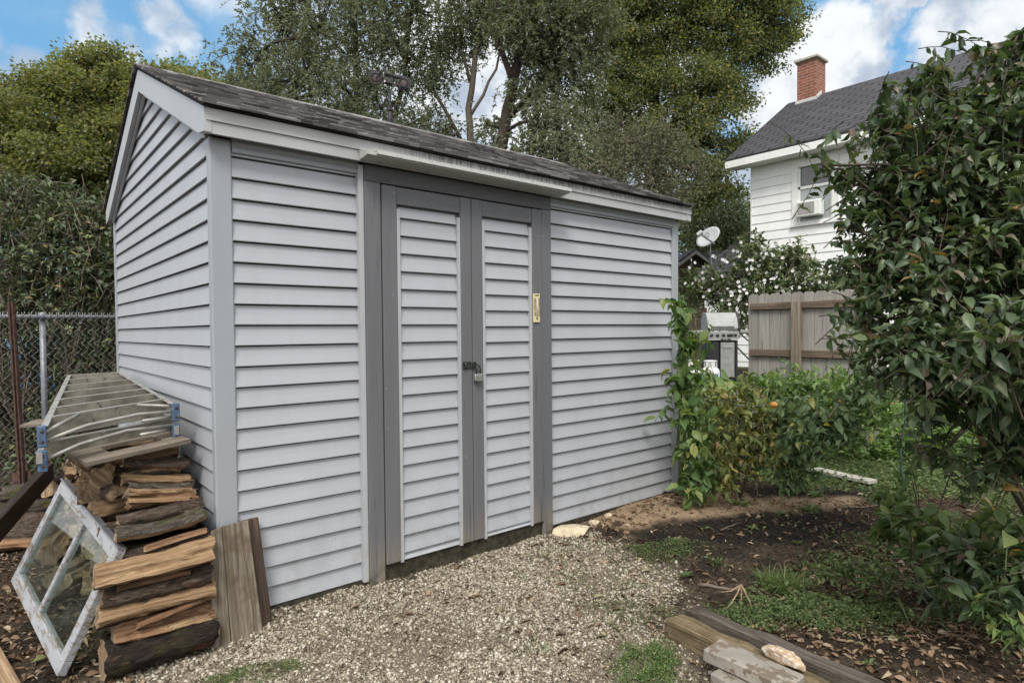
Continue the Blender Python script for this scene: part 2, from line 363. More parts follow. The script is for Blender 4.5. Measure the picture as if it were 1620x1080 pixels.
def glassmat(name, tint=(.86, .92, .90), dusty=.05):
    mt, nt = new_mat(name)
    tr = N(nt, 'ShaderNodeBsdfTransparent', None, Color=c4(tint)); gl = N(nt, 'ShaderNodeBsdfGlossy', None, Color=(1, 1, 1, 1), Roughness=.02)
    fr = N(nt, 'ShaderNodeLayerWeight', None, Blend=.5); ms = N(nt, 'ShaderNodeMixShader', None, **{'#0': math_(nt, 'ADD', math_(nt, 'MULTIPLY', math_(nt, 'POWER', fr.outputs['Facing'], 4.0), .35), .03), '#1': tr.outputs[0], '#2': gl.outputs[0]})
    df = N(nt, 'ShaderNodeBsdfDiffuse', None, Color=(.35, .37, .36, 1)); d = math_(nt, 'MULTIPLY', smooth(nt, noise(nt, objco(nt), 5, 5, .65), .35, .75), dusty)
    m2 = N(nt, 'ShaderNodeMixShader', None, **{'#0': d, '#1': ms.outputs[0], '#2': df.outputs[0]})
    o = nt.nodes.new('ShaderNodeOutputMaterial'); nt.links.new(m2.outputs[0], o.inputs[0]); return mt
M_GLASS = glassmat('dusty_old_glass')
M_PANE = plain('dark_window_pane', (.10, .11, .115), .08, 0, .2, 3, .6, 0)
M_CURTAIN = plain('pale_window_lower', (.33, .36, .36), .15, 0, .1, 3, .6, 0)
def shingle(name, lo, hi):
    mt, nt = new_mat(name); v = objco(nt); r = attr(nt, 'rnd')
    k = math_(nt, 'ADD', math_(nt, 'MULTIPLY', r, .75), math_(nt, 'MULTIPLY', noise(nt, v, 240, 2, .6), .25))
    k = math_(nt, 'ADD', k, math_(nt, 'MULTIPLY', math_(nt, 'SUBTRACT', noise(nt, v, 2.5, 4), .5), .5))
    finish(nt, ramp(nt, k, [(.15, lo), (.5, tuple(.55*a+.45*b for a, b in zip(lo, hi))), (.85, hi)]), .9, noise(nt, v, 300, 2), .5, .004, .15); return mt
M_SHINGLE = shingle('weathered_shingle', (.034, .031, .032), (.29, .277, .268))
def housebrick():
    mt, nt = new_mat('red_chimney_brick'); v = objco(nt); x, y, z = sep(nt, v)
    h = N(nt, 'ShaderNodeCombineXYZ', None, X=math_(nt, 'ADD', x, y), Y=z, Z=0.0).outputs[0]
    b = N(nt, 'ShaderNodeTexBrick', None, Vector=h, Color1=(.30, .10, .06, 1), Color2=(.20, .065, .045, 1), Mortar=(.34, .29, .25, 1), Scale=1.0,
          Mortar_Size=.010, Brick_Width=.21, Row_Height=.075)
    col = mix(nt, .35, b.outputs[0], ramp(nt, noise(nt, v, 9, 4), [(.3, (.10, .05, .04)), (.7, (.40, .17, .11))]))
    finish(nt, col, .85, math_(nt, 'MULTIPLY', b.outputs['Fac'], -1), .6, .01, .15); return mt
M_BRICK = housebrick()
def houseroof(name, c1, c2):
    mt, nt = new_mat(name); v = objco(nt); x, y, z = sep(nt, v)
    h = N(nt, 'ShaderNodeCombineXYZ', None, X=y, Y=math_(nt, 'MULTIPLY', z, 1.8), Z=0.0).outputs[0]
    b = N(nt, 'ShaderNodeTexBrick', None, Vector=h, Color1=c4(c1), Color2=c4(c2), Mortar=(.012, .012, .014, 1), Scale=1.0, Mortar_Size=.018, Brick_Width=.40, Row_Height=.20)
    col = mix(nt, math_(nt, 'MULTIPLY', noise(nt, v, 1.2, 4), .5), b.outputs[0], (.05, .05, .055))
    finish(nt, col, .9, math_(nt, 'MULTIPLY', b.outputs['Fac'], -1), .5, .01, .15); return mt
M_HROOF = houseroof('dark_house_shingle', (.085, .085, .092), (.060, .060, .066))
def leafmat(name, stops, rough=.55, trans=.25, spec=.35, tcol=None):
    mt, nt = new_mat(name); r = attr(nt, 'rnd'); col = ramp(nt, r, stops)
    p = N(nt, 'ShaderNodeBsdfPrincipled', None, Base_Color=col, Roughness=rough, Specular_IOR_Level=spec)
    t = N(nt, 'ShaderNodeBsdfTranslucent', None, Color=mix(nt, 1.0, col, tcol or (1.6, 1.7, .8), 'MULTIPLY'))
    ms = N(nt, 'ShaderNodeMixShader', None, **{'#0': trans, '#1': p.outputs[0], '#2': t.outputs[0]})
    o = nt.nodes.new('ShaderNodeOutputMaterial'); nt.links.new(ms.outputs[0], o.inputs[0]); return mt
L_SHRUB = leafmat('dark_shrub_leaf', [(0, (0.031, 0.052, 0.025)), (.45, (0.060, 0.095, 0.040)), (.78, (0.088, 0.129, 0.052)), (.93, (0.137, 0.157, 0.072)), (.975, (0.215, 0.165, 0.137)), (1, (0.272, 0.165, 0.051))], .42, .22, .45)
L_HEDGE = leafmat('hedge_leaf', [(0, (0.039, 0.055, 0.026)), (.5, (0.075, 0.107, 0.049)), (.85, (0.117, 0.150, 0.072)), (.96, (0.182, 0.195, 0.065)), (1, (0.260, 0.156, 0.065))], .45, .2, .4)
L_MAPLE = leafmat('maple_leaf', [(0, (0.086, 0.101, 0.043)), (.5, (0.145, 0.158, 0.066)), (.85, (0.202, 0.202, 0.086)), (1, (0.278, 0.228, 0.076))], .6, .42)
L_WILLOW = leafmat('greygreen_leaf', [(0, (0.088, 0.101, 0.068)), (.5, (0.143, 0.156, 0.105)), (1, (0.237, 0.244, 0.171))], .6, .42)
L_ELM = leafmat('yellowgreen_leaf', [(0, (0.076, 0.097, 0.049)), (.5, (0.127, 0.149, 0.071)), (.82, (0.200, 0.209, 0.097)), (.95, (0.276, 0.255, 0.090)), (1, (0.359, 0.290, 0.097))], .55, .42)
L_DULL = leafmat('dull_tangle_leaf', [(0, (0.065, 0.075, 0.047)), (.6, (0.122, 0.130, 0.081)), (1, (0.221, 0.202, 0.124))], .7, .25)
L_PINE = leafmat('pine_needle', [(0, (0.036, 0.052, 0.029)), (1, (0.091, 0.111, 0.052))], .6, .15)
L_ROSE = leafmat('flower_bush_leaf', [(0, (0.047, 0.070, 0.031)), (.6, (0.102, 0.140, 0.059)), (1, (0.180, 0.218, 0.094))], .5, .25)
L_PETAL = leafmat('white_petal', [(0, (.70, .66, .66)), (1, (.80, .78, .76))], .6, .3, .2, (1, 1, 1))
L_VINE = leafmat('vine_leaf', [(0, (0.050, 0.094, 0.031)), (.6, (0.101, 0.166, 0.050)), (.9, (0.173, 0.230, 0.072)), (1, (0.288, 0.288, 0.086))], .5, .3)
L_YELLOW = leafmat('yellowing_leaf', [(0, (0.062, 0.094, 0.027)), (.45, (0.125, 0.156, 0.044)), (.82, (0.231, 0.237, 0.069)), (.93, (0.325, 0.263, 0.075)), (1, (0.200, 0.106, 0.056))], .55, .3)
L_BRIGHT = leafmat('bright_garden_leaf', [(0, (0.072, 0.130, 0.039)), (.6, (0.130, 0.208, 0.065)), (1, (0.234, 0.299, 0.098))], .5, .35)
L_PINN = leafmat('dark_garden_leaf', [(0, (0.059, 0.101, 0.044)), (.6, (0.105, 0.160, 0.071)), (.95, (0.169, 0.220, 0.101)), (1, (0.423, 0.338, 0.051))], .5, .25)
L_WEED = leafmat('weed_leaf', [(0, (0.054, 0.090, 0.034)), (.6, (0.096, 0.144, 0.048)), (1, (0.168, 0.204, 0.078))], .55, .3)
L_DRY = leafmat('dry_leaf', [(0, (.10, .06, .035)), (.4, (.20, .13, .08)), (.75, (.32, .22, .14)), (.93, (.42, .34, .24)), (1, (.13, .15, .05))], .8, .1, .2, (1, 1, 1))
L_GRASS = leafmat('grass_blade', [(0, (.06, .10, .025)), (.7, (.11, .17, .045)), (1, (.2, .2, .09))], .5, .3)

# ------------------------------------------------------------------ leaf clouds
T_DIA = (np.array([(0, 0, 0), (-.5, .45, .06), (0, 1, -.05), (.5, .45, .06)]), [(0, 1, 2, 3)])
T_LEAF = (np.array([(0, 0, 0), (-.40, .30, .07), (0, .30, -.03), (.40, .30, .07), (-.42, .62, .04), (0, .62, -.05), (.42, .62, .04), (0, 1.0, -.22)]),
          [(0, 2, 1), (0, 3, 2), (1, 2, 5, 4), (2, 3, 6, 5), (4, 5, 7), (5, 6, 7)])
T_BLADE = (np.array([(-.5, 0, 0), (.5, 0, 0), (-.42, .4, .0), (.42, .4, .0), (-.3, .75, -.1), (.3, .75, -.1), (0, 1, -.3)]), [(0, 1, 3, 2), (2, 3, 5, 4), (4, 5, 6)])
def leaves(name, P, A, Nn, L, Wd, rv, mat, tmpl=T_LEAF, parent=None, smoothf=True):
    P, A, Nn = np.asarray(P, float), np.asarray(A, float), np.asarray(Nn, float); n = len(P)
    L = np.broadcast_to(np.asarray(L, float), (n,)); Wd = np.broadcast_to(np.asarray(Wd, float), (n,))
    A = A/np.linalg.norm(A, axis=1, keepdims=True); X = np.cross(A, Nn); X /= (np.linalg.norm(X, axis=1, keepdims=True)+1e-9); Z = np.cross(X, A)
    tv, tf = tmpl; k = len(tv)
    V = (P[:, None]+X[:, None]*(tv[None, :, 0, None]*Wd[:, None, None])+A[:, None]*(tv[None, :, 1, None]*L[:, None, None])+Z[:, None]*(tv[None, :, 2, None]*(L*(.3+2.2*rng.rand(n)))[:, None, None])).reshape(-1, 3)
    flat = np.concatenate([np.array(f) for f in tf]); ls = np.array([len(f) for f in tf])
    loops = (flat[None]+(np.arange(n)*k)[:, None]).ravel(); tot = np.tile(ls, n); st = np.concatenate([[0], np.cumsum(tot)[:-1]])
    me = bpy.data.meshes.new(name); me.vertices.add(len(V)); me.vertices.foreach_set('co', V.ravel().astype(np.float32))
    me.loops.add(len(loops)); me.loops.foreach_set('vertex_index', loops.astype(np.int32))
    me.polygons.add(len(tot)); me.polygons.foreach_set('loop_start', st.astype(np.int32)); me.polygons.foreach_set('loop_total', tot.astype(np.int32))
    me.polygons.foreach_set('use_smooth', np.full(len(tot), smoothf)); me.update(calc_edges=True)
    a = me.attributes.new('rnd', 'FLOAT', 'FACE'); a.data.foreach_set('value', np.repeat(np.asarray(rv, float), len(tf)).astype(np.float32))
    me.materials.append(mat); me.validate()
    return link(name, me, parent)
def rdir(n): v = rng.randn(n, 3); return v/np.linalg.norm(v, axis=1, keepdims=True)
def inball(n, p=2.4): return rdir(n)*(rng.rand(n, 1)**(1/p))
def curve(a, b, sag=0.0, n=5, wob=.05):
    a, b = np.array(a, float), np.array(b, float); L = np.linalg.norm(b-a); out = []
    j = rng.randn(3)*wob*L
    for i in range(n+1):
        t = i/n; out.append(a+(b-a)*t+(np.array([0, 0, sag])*L+j)*math.sin(math.pi*t)+rng.randn(3)*wob*L*.18*(0 < i < n))
    return out

# ------------------------------------------------------------------ ground
POLY = np.array([(-.50, -.75), (-.40, -.12), (.1, -.02), (.5, .02), (2.28, .02), (2.42, -.42), (2.18, -.85), (1.98, -1.12), (1.66, -1.36), (1.45, -1.7), (1.2, -2.3), (.6, -3.4), (-1.6, -3.4), (-.9, -1.4)])
def polydist(x, y, P):
    ins = np.zeros(x.shape, bool); dm = np.full(x.shape, 1e9); n = len(P)
    for i in range(n):
        (x1, y1), (x2, y2) = P[i], P[(i+1) % n]
        c = ((y1 > y) != (y2 > y)) & (x < (x2-x1)*(y-y1)/(y2-y1+1e-12)+x1); ins ^= c
        dx, dy = x2-x1, y2-y1; t = np.clip(((x-x1)*dx+(y-y1)*dy)/(dx*dx+dy*dy), 0, 1)
        dm = np.minimum(dm, np.hypot(x-x1-t*dx, y-y1-t*dy))
    return np.where(ins, -dm, dm)
def hgt(x, y):
    x = np.asarray(x, float); y = np.asarray(y, float)
    near = np.exp(-((x-1.5)**2+(y+1)**2)/30)
    z = -.062+.05*np.exp(-((x-3.3)/.9)**2-((y+.35)/.38)**2)+.035*sstep(x, 2.4, 3.4)
    z = z+.012*sstep(y, -1.4, -2.2)*sstep(x, 1.6, 2.1)
    z = z+(fbm(x*2.3, y*2.3, 3)-.5)*.035*near+(fbm(x*9, y*9, 9)-.5)*.02*near*sstep(polydist(x, y, POLY), -.05, .15)
    z = z+.040*np.exp(-((y+.02)/.22)**2)*sstep(x, -.15, .1)*sstep(x, .80, .68)+.018*np.exp(-((y+.02)/.15)**2)*sstep(x, .7, .8)*sstep(x, 2.2, 2.1)
    z = z+.46*sstep(np.hypot(x+.8, y+3.2), 7.6, 10.6)*sstep(x, 3.5, 6)
    return z
fx = np.arange(-2.6, 7.01, .035); fy = np.arange(-3.6, 5.01, .035)
gx = np.concatenate([-np.geomspace(400, 2.9, 26), fx, np.geomspace(7.3, 400, 30)]); gy = np.concatenate([-np.geomspace(400, 3.9, 26), fy, np.geomspace(5.3, 400, 30)])
X, Y = np.meshgrid(gx, gy); x = X.ravel(); y = Y.ravel(); z = hgt(x, y)
nx, ny = len(gx), len(gy)
I = (np.arange(ny-1)[:, None]*nx+np.arange(nx-1)[None]).ravel(); quads = np.stack([I, I+1, I+nx+1, I+nx], 1)
me = bpy.data.meshes.new('ground'); me.vertices.add(len(x)); me.vertices.foreach_set('co', np.stack([x, y, z], 1).ravel().astype(np.float32))
me.loops.add(quads.size); me.loops.foreach_set('vertex_index', quads.ravel().astype(np.int32))
me.polygons.add(len(quads)); me.polygons.foreach_set('loop_start', (np.arange(len(quads))*4).astype(np.int32)); me.polygons.foreach_set('loop_total', np.full(len(quads), 4, np.int32))
me.polygons.foreach_set('use_smooth', np.ones(len(quads), bool)); me.update(calc_edges=True)
wb = (fbm(x*3, y*3, 21)-.5)*.45; wb2 = (fbm(x*1.4+4, y*1.4, 33)-.5)
def f_gravel(x, y): return sstep(polydist(x, y, POLY)+(fbm(x*3, y*3, 21)-.5)*.42+(fbm(x*12, y*12, 22)-.5)*.40, .17, -.17)
def ell(x, y, cx, cy, a, b, th): c, s = math.cos(th), math.sin(th); u = (x-cx)*c+(y-cy)*s; v = -(x-cx)*s+(y-cy)*c; return np.hypot(u/a, v/b)
def f_sand(x, y): return sstep(ell(x, y, 3.40, -.36, 1.35, .40, -.55)+(fbm(x*3, y*3, 41)-.5)*.9, 1.15, .8)
def f_black(x, y): return sstep(np.minimum(ell(x, y, 3.35, -1.02, .95, .30, -.5), ell(x, y, 4.6, -.75, .7, .25, -.6))+(fbm(x*3.5, y*3.5, 51)-.5)*.9, 1.15, .7)
def f_lawn(x, y): return sstep(x+.12*y+(fbm(x*1.5, y*1.5, 61)-.5)*1.2, 4.55, 5.2)*sstep(np.hypot(x-11.5, y-3.5)+(fbm(x, y, 63)-.5)*2, 1.2, 2.2)
for nm, fn in (('gravel', f_gravel), ('sand', f_sand), ('black', f_black), ('lawn', f_lawn)):
    a = me.attributes.new(nm, 'FLOAT', 'POINT'); a.data.foreach_set('value', fn(x, y).astype(np.float32))
mt, nt = new_mat('yard_ground'); v = objco(nt)
n40 = noise(nt, v, 40, 5, .65); n120 = noise(nt, v, 130, 4, .6); n6 = noise(nt, v, 6, 5, .6)
blk0 = ramp(nt, n40, [(.35, (.010, .009, .008)), (.6, (.024, .020, .017)), (.75, (.05, .042, .035))])
soil = ramp(nt, n40, [(.3, (.022, .016, .011)), (.5, (.055, .041, .029)), (.7, (.11, .083, .058))])
soil = mix(nt, math_(nt, 'MULTIPLY', smooth(nt, noise(nt, v, 3.5, 5, .65), .46, .60), .75), soil, blk0)
soil = mix(nt, math_(nt, 'MULTIPLY', smooth(nt, n120, .62, .70), .5), soil, (.24, .18, .12))
sand = ramp(nt, n120, [(.3, (.17, .112, .068)), (.5, (.30, .215, .14)), (.72, (.42, .32, .22))]); sand = mix(nt, math_(nt, 'MULTIPLY', smooth(nt, n6, .5, .7), .55), sand, (.07, .048, .032))
blk = ramp(nt, n40, [(.35, (.010, .009, .008)), (.6, (.026, .022, .019)), (.75, (.05, .042, .035))])
grv = ramp(nt, n120, [(.3, (.06, .048, .035)), (.55, (.19, .155, .115)), (.75, (.36, .31, .24))])
lawn = ramp(nt, n40, [(.3, (.03, .04, .016)), (.55, (.07, .09, .034)), (.75, (.12, .14, .06))])
col = mix(nt, attr(nt, 'sand'), soil, sand); col = mix(nt, attr(nt, 'black'), col, blk); col = mix(nt, attr(nt, 'lawn'), col, lawn); col = mix(nt, attr(nt, 'gravel'), col, grv)
finish(nt, col, .95, math_(nt, 'ADD', n40, math_(nt, 'MULTIPLY', n120, .5)), .8, .02, .1)
me.materials.append(mt); g = link('ground', me); tag(g, 'gravel yard running into bare garden soil and lawn', 'ground', None, 'structure')

# gravel stones, soil crumbs, litter: nobody could count them
OCT_V = np.array([(1, 0, 0), (-1, 0, 0), (0, 1, 0), (0, -1, 0), (0, 0, 1), (0, 0, -1)], float)
OCT_F = np.array([(0, 2, 4), (2, 1, 4), (1, 3, 4), (3, 0, 4), (2, 0, 5), (1, 2, 5), (3, 1, 5), (0, 3, 5)])
def stones(name, px, py, size, rv, mat, lift=.2, flat=.62):
    n = len(px); c = np.stack([px, py, hgt(px, py)+size*lift], 1)
    V = OCT_V[None]*(1+(rng.rand(n, 6, 1)-.5)*.7)+rng.randn(n, 6, 3)*.22
    th = rng.rand(n)*6.28; ct, st = np.cos(th), np.sin(th)
    V = V*np.stack([.8+rng.rand(n)*.6, .7+rng.rand(n)*.4, np.full(n, flat)], 1)[:, None]
    V = np.stack([V[..., 0]*ct[:, None]-V[..., 1]*st[:, None], V[..., 0]*st[:, None]+V[..., 1]*ct[:, None], V[..., 2]+V[..., 0]*(rng.randn(n)*.35)[:, None]], 2)
    V = (c[:, None]+V*size[:, None, None]).reshape(-1, 3); Fc = (OCT_F[None]+(np.arange(n)*6)[:, None, None]).reshape(-1, 3)
    me = bpy.data.meshes.new(name); me.vertices.add(len(V)); me.vertices.foreach_set('co', V.ravel().astype(np.float32))
    me.loops.add(Fc.size); me.loops.foreach_set('vertex_index', Fc.ravel().astype(np.int32)); me.polygons.add(len(Fc))
    me.polygons.foreach_set('loop_start', (np.arange(len(Fc))*3).astype(np.int32)); me.polygons.foreach_set('loop_total', np.full(len(Fc), 3, np.int32))
    me.update(calc_edges=True); a = me.attributes.new('rnd', 'FLOAT', 'FACE'); a.data.foreach_set('value', np.repeat(rv, 8).astype(np.float32))
    me.materials.append(mat); return link(name, me)
def inview(px, py, m=60):
    d = np.stack([px, py, np.full(len(px), -.06)], 1)-CAM; t = d@FW; sx = 810+F*(d@RX)/t; sy = 540+SH-F*(d@UY)/t
    return (t > .3) & (sx > -m) & (sx < 1620+m) & (sy < 1080+m*2)
mt, nt = new_mat('crushed_limestone'); r = attr(nt, 'rnd')
finish(nt, ramp(nt, r, [(0, (.022, .019, .016)), (.2, (.095, .074, .050)), (.45, (.215, .178, .128)), (.74, (.355, .312, .240)), (1, (.58, .54, .46))]), .85, spec=.15); M_PEB = mt
n = 230000; px = rng.uniform(-1.2, 2.7, n); py = rng.uniform(-2.6, .12, n); k = (rng.rand(n) < f_gravel(px, py)*(1-.7*sstep(fbm(px*2.6, py*2.6, 71), .46, .64))) & inview(px, py); px, py = px[k], py[k]; k = rng.rand(len(px)) < 1-.5*sstep(px-.5*py, 1.7, 2.7); px, py = px[k], py[k]
dist = np.hypot(px-CAM[0], py-CAM[1])
sz = (.0027+.0068*rng.rand(len(px))**2.8)*(1+.1*dist)
tag(stones('gravel', px, py, sz, np.clip(rng.beta(2.2, 1.7, len(px)), 0, 1), M_PEB), 'pale crushed stone gravel in front of the shed doors', 'gravel', None, 'stuff')
mt, nt = new_mat('soil_crumb'); finish(nt, ramp(nt, attr(nt, 'rnd'), [(0, (.012, .010, .008)), (.55, (.05, .037, .026)), (.85, (.15, .105, .068)), (1, (.34, .27, .19))]), .95, spec=.1); M_CRUMB = mt
n = 30000; px = rng.uniform(-1.0, 5.2, n); py = rng.uniform(-2.7, 3.4, n); k = ((f_gravel(px, py) < .5) & inview(px, py) & (px+.35*py < 5)) & ~((px > -.02) & (px < 3.72) & (py > .02)); px, py = px[k], py[k]
rv = rng.rand(len(px))*.8+.35*f_sand(px, py)-.5*f_black(px, py)
tag(stones('soil_crumbs', px, py, .003+.009*rng.rand(len(px))**3, np.clip(rv, 0, 1), M_CRUMB), 'crumbs of dark and sandy soil over the garden bed', 'soil', None, 'stuff')
def litter(name, label, regs, mat, Lr=(.015, .06)):
    P = []; 
    for (x0, x1, y0, y1, n) in regs: P.append(np.stack([rng.uniform(x0, x1, n), rng.uniform(y0, y1, n)], 1))
    P = np.concatenate(P); k = ~((P[:, 0] > -.01) & (P[:, 0] < 3.72) & (P[:, 1] > 0)); P = P[k]
    n = len(P); Z = hgt(P[:, 0], P[:, 1])+.006+.012*rng.rand(n); th = rng.rand(n)*6.28
    A = np.stack([np.cos(th), np.sin(th), rng.randn(n)*.18], 1); Nn = np.stack([rng.randn(n)*.4, rng.randn(n)*.4, np.ones(n)], 1)
    L = Lr[0]+(Lr[1]-Lr[0])*rng.rand(n)**1.8; thin = .06 if 'straw' in name else 1.0
    tag(leaves(name, np.column_stack([P, Z]), A, Nn, L, L*(.2+.5*rng.rand(n))*thin, rng.rand(n), mat), label, 'litter', None, 'stuff')
litter('leaf_litter', 'dry brown leaves and wood chips littering the soil', [(1.75, 3.6, -2.75, -1.55, 1900), (2.2, 4.8, -1.9, -.1, 420), (-1.05, -.35, -.7, 3.3, 1900), (.9, 2.4, -1.6, -.1, 150), (2.2, 3.4, -.35, -.02, 150)], L_DRY)

litter('straw_litter', 'straw, twigs and stem fragments scattered over the bed', [(1.75, 3.8, -2.75, -1.4, 900), (2.3, 5.4, -1.9, .0, 900), (-1.05, -.35, -.7, 3.3, 700), (.6, 2.3, -1.8, -.1, 320), (3.2, 5.4, -2.4, -1.2, 900)], L_DRY, (.03, .09))
# ------------------------------------------------------------------ the shed
WX, DY, PIT = 3.71, 2.95, .1016; Z0 = 2.13; EZ = 2.30; RZ = 3.085; SL = (RZ-2.405)/(DY/2+.11)
def zrake(yy): return RZ-SL*abs(yy-DY/2)
shed = thing('garden_shed', 'grey vinyl sided garden shed with double doors and shingled gable roof', 'shed', (1.85, 1.47, 0))
OUT = .021
def course_strip(mb, x0, x1, zb, zt, yb=0.0, axis='x'):
    # one clapboard: butt edge proud by OUT, top cut short so dark core draws the lap shadow
    zt = zt-.0075 if zt-zb > .03 else zt
    pr = [(0, zb+.0), (-.0012, zb+.003), (.008, (zb+zt)/2), (.0155, zt), (OUT, zt), (OUT, zb)]
    mb.prism([(yb+a, b) for a, b in pr], 0, x0, x1)
def siding_front(x0, x1, zlo, zhi, yb, off=0.0):
    mb = MB(); k = math.floor((zlo-Z0-off)/PIT)
    while Z0+off+k*PIT < zhi-.004:
        zb = max(Z0+off+k*PIT, zlo); zt = min(Z0+off+(k+1)*PIT, zhi)
        if zt-zb > .008: course_strip(mb, x0, x1, zb, zt, yb)
        k += 1
    return mb
siding_front(.094, .748, 0.0, EZ-.01, 0).build('front_siding', M_SIDING, shed)
siding_front(2.18, 3.626, -.003, EZ-.01, 0).build('front_siding', M_SIDING, shed)
mb = MB(); mb.box(.022, WX-.022, .0225, .05, 0, EZ+.02); mb.box(.0225, .05, .06, DY-.02, 0, EZ+.02); mb.box(WX-.05, WX-.02, .06, DY-.02, 0, EZ+.02); mb.box(.06, WX-.06, DY-.05, DY-.018, 0, EZ+.02)
mb.build('wall_core', M_SILL_LAPSHADE, shed)  # near-black core seen through the slots as painted lap shadow
def gable(xo, sgn, name):
    mb = MB(); k = -21
    while True:
        zb = Z0+k*PIT; zt = zb+PIT
        top = zrake(DY/2)-.07
        if zb > top-.02: break
        zt = min(zt, top)-.0075
        def yr(z):
            if z <= zrake(.03)-.075: return (.048, DY-.045)
            h = (RZ-.075-z)/SL; return (max(.048, DY/2-h), min(DY-.045, DY/2+h))
        segs = [zb, zt]; zk = zrake(.03)-.075
        if zb < zk < zt: segs = [zb, zk, zt]
        for za, zc in zip(segs[:-1], segs[1:]):
            ya, yb_ = yr(za); yc, yd = yr(zc)
            def ox(z, inner=False): return xo+sgn*(OUT if inner else (0 if z < zb+.001 else .0155*(z-zb)/PIT))
            vs = [(ox(za), ya, za), (ox(za), yb_, za), (ox(zc), yd, zc), (ox(zc), yc, zc), (ox(0, True), ya, za), (ox(0, True), yb_, za), (ox(0, True), yd, zc), (ox(0, True), yc, zc)]
            mb.add(vs, [(0, 1, 2, 3), (4, 7, 6, 5), (0, 4, 5, 1), (3, 2, 6, 7), (0, 3, 7, 4), (1, 5, 6, 2)])
        k += 1
    mb.build(name, M_SIDING, shed)
    mb = MB(); mb.prism([(.05, EZ), (DY-.05, EZ), (DY-.05, EZ+.02), (DY/2, RZ-.09), (.05, EZ+.02)], 0, xo+sgn*.0225, xo+sgn*.05); mb.build('gable_core', M_SILL_LAPSHADE, shed)  # gable core coloured near-black too, as shade between courses
gable(0.0, 1, 'gable_siding'); gable(WX, -1, 'gable_siding')
mb = MB()
def corner(mb, x0, x1, y0, y1): mb.box(x0, x1, y0, y1, -.005, EZ+.005)
for (a, b, c, d) in [(-.007, .094, -.007, .046), (3.628, WX+.004, -.007, .046), (-.007, .05, DY-.045, DY+.004), (WX-.05, WX+.004, DY-.045, DY+.004)]:
    m1 = MB(); corner(m1, a, b, c, d); m1.build('corner_post', M_TRIM, shed, bevel=.006)
mb = MB(); mb.box(.03, WX-.03, .0, .055, -.075, -.006); mb.box(.76, 2.17, -.018, .02, -.055, .058); mb.box(.03, WX-.03, DY-.06, DY-.01, -.075, -.006); mb.box(.01, .055, .06, DY-.07, -.075, -.006); mb.build('sill_beam', M_SILL_LAPSHADE, shed)
# eave: soffit, frieze, two-tier fascia
mb = MB(); mb.box(-.03, WX+.075, -.062, .012, 2.315, 2.327); mb.prism([(.012, 2.245), (-.012, 2.245), (-.016, 2.262), (-.008, 2.272), (-.02, 2.286), (-.02, 2.3145), (.012, 2.3145)], 0, .095, .745); mb.prism([(.012, 2.245), (-.012, 2.245), (-.016, 2.262), (-.008, 2.272), (-.02, 2.286), (-.02, 2.3145), (.012, 2.3145)], 0, 2.183, 3.627)
mb.build('soffit', M_TRIM, shed)
mb = MB(); mb.box(-.035, WX+.075, -.090, -.06, 2.353, 2.408); mb.build('fascia', M_FASCIA, shed)
mb = MB(); mb.box(-.038, WX+.078, -.081, -.0625, 2.296, 2.351); mb.build('fascia_cover', M_FASCIA2, shed)
mb = MB(); mb.prism([(-.0905, 2.362), (-.185, 2.340), (-.187, 2.318), (-.181, 2.318), (-.178, 2.333), (-.0905, 2.354)], 0, .775, 2.235); mb.prism([(-.0875, 2.351), (-.18, 2.329), (-.18, 2.310), (-.0875, 2.298)], 0, .72, .774); mb.prism([(-.0875, 2.345), (-.175, 2.322), (-.175, 2.312), (-.0875, 2.300)], 0, .776, 2.23)
mb.build('rain_diverter', M_DRIP, shed)
mb = MB(); mb.box(-.03, WX+.07, DY+.01, DY+.09, 2.31, 2.405); mb.build('rear_fascia', M_FASCIA2, shed)
for xo in (-.045, WX+.012):
    m1 = MB(); e = .132
    m1.prism([(DY/2, RZ-.006), (-.085, zrake(-.085)-.006), (-.085, zrake(-.085)-.115), (.02, zrake(.02)-e-.012), (DY/2, RZ-e-.012)], 0, xo, xo+.032); m1.build('rake_board', M_JTRIM, shed)
    m1 = MB(); m1.prism([(DY/2, RZ-.006), (DY+.085, zrake(DY+.085)-.006), (DY+.085, zrake(DY+.085)-.115), (DY-.02, zrake(DY-.02)-e-.012), (DY/2, RZ-e-.012)], 0, xo, xo+.032); m1.build('rake_board', M_JTRIM, shed)
m1 = MB(); 
for s in (-1, 1):
    ye = DY/2+s*(DY/2-.03); m1.prism([(DY/2, RZ-.145), (ye, zrake(ye)-.145), (ye, zrake(ye)-.168), (DY/2, RZ-.168)], 0, -.016, -.001)
m1.build('gable_channel', M_JTRIM, shed)
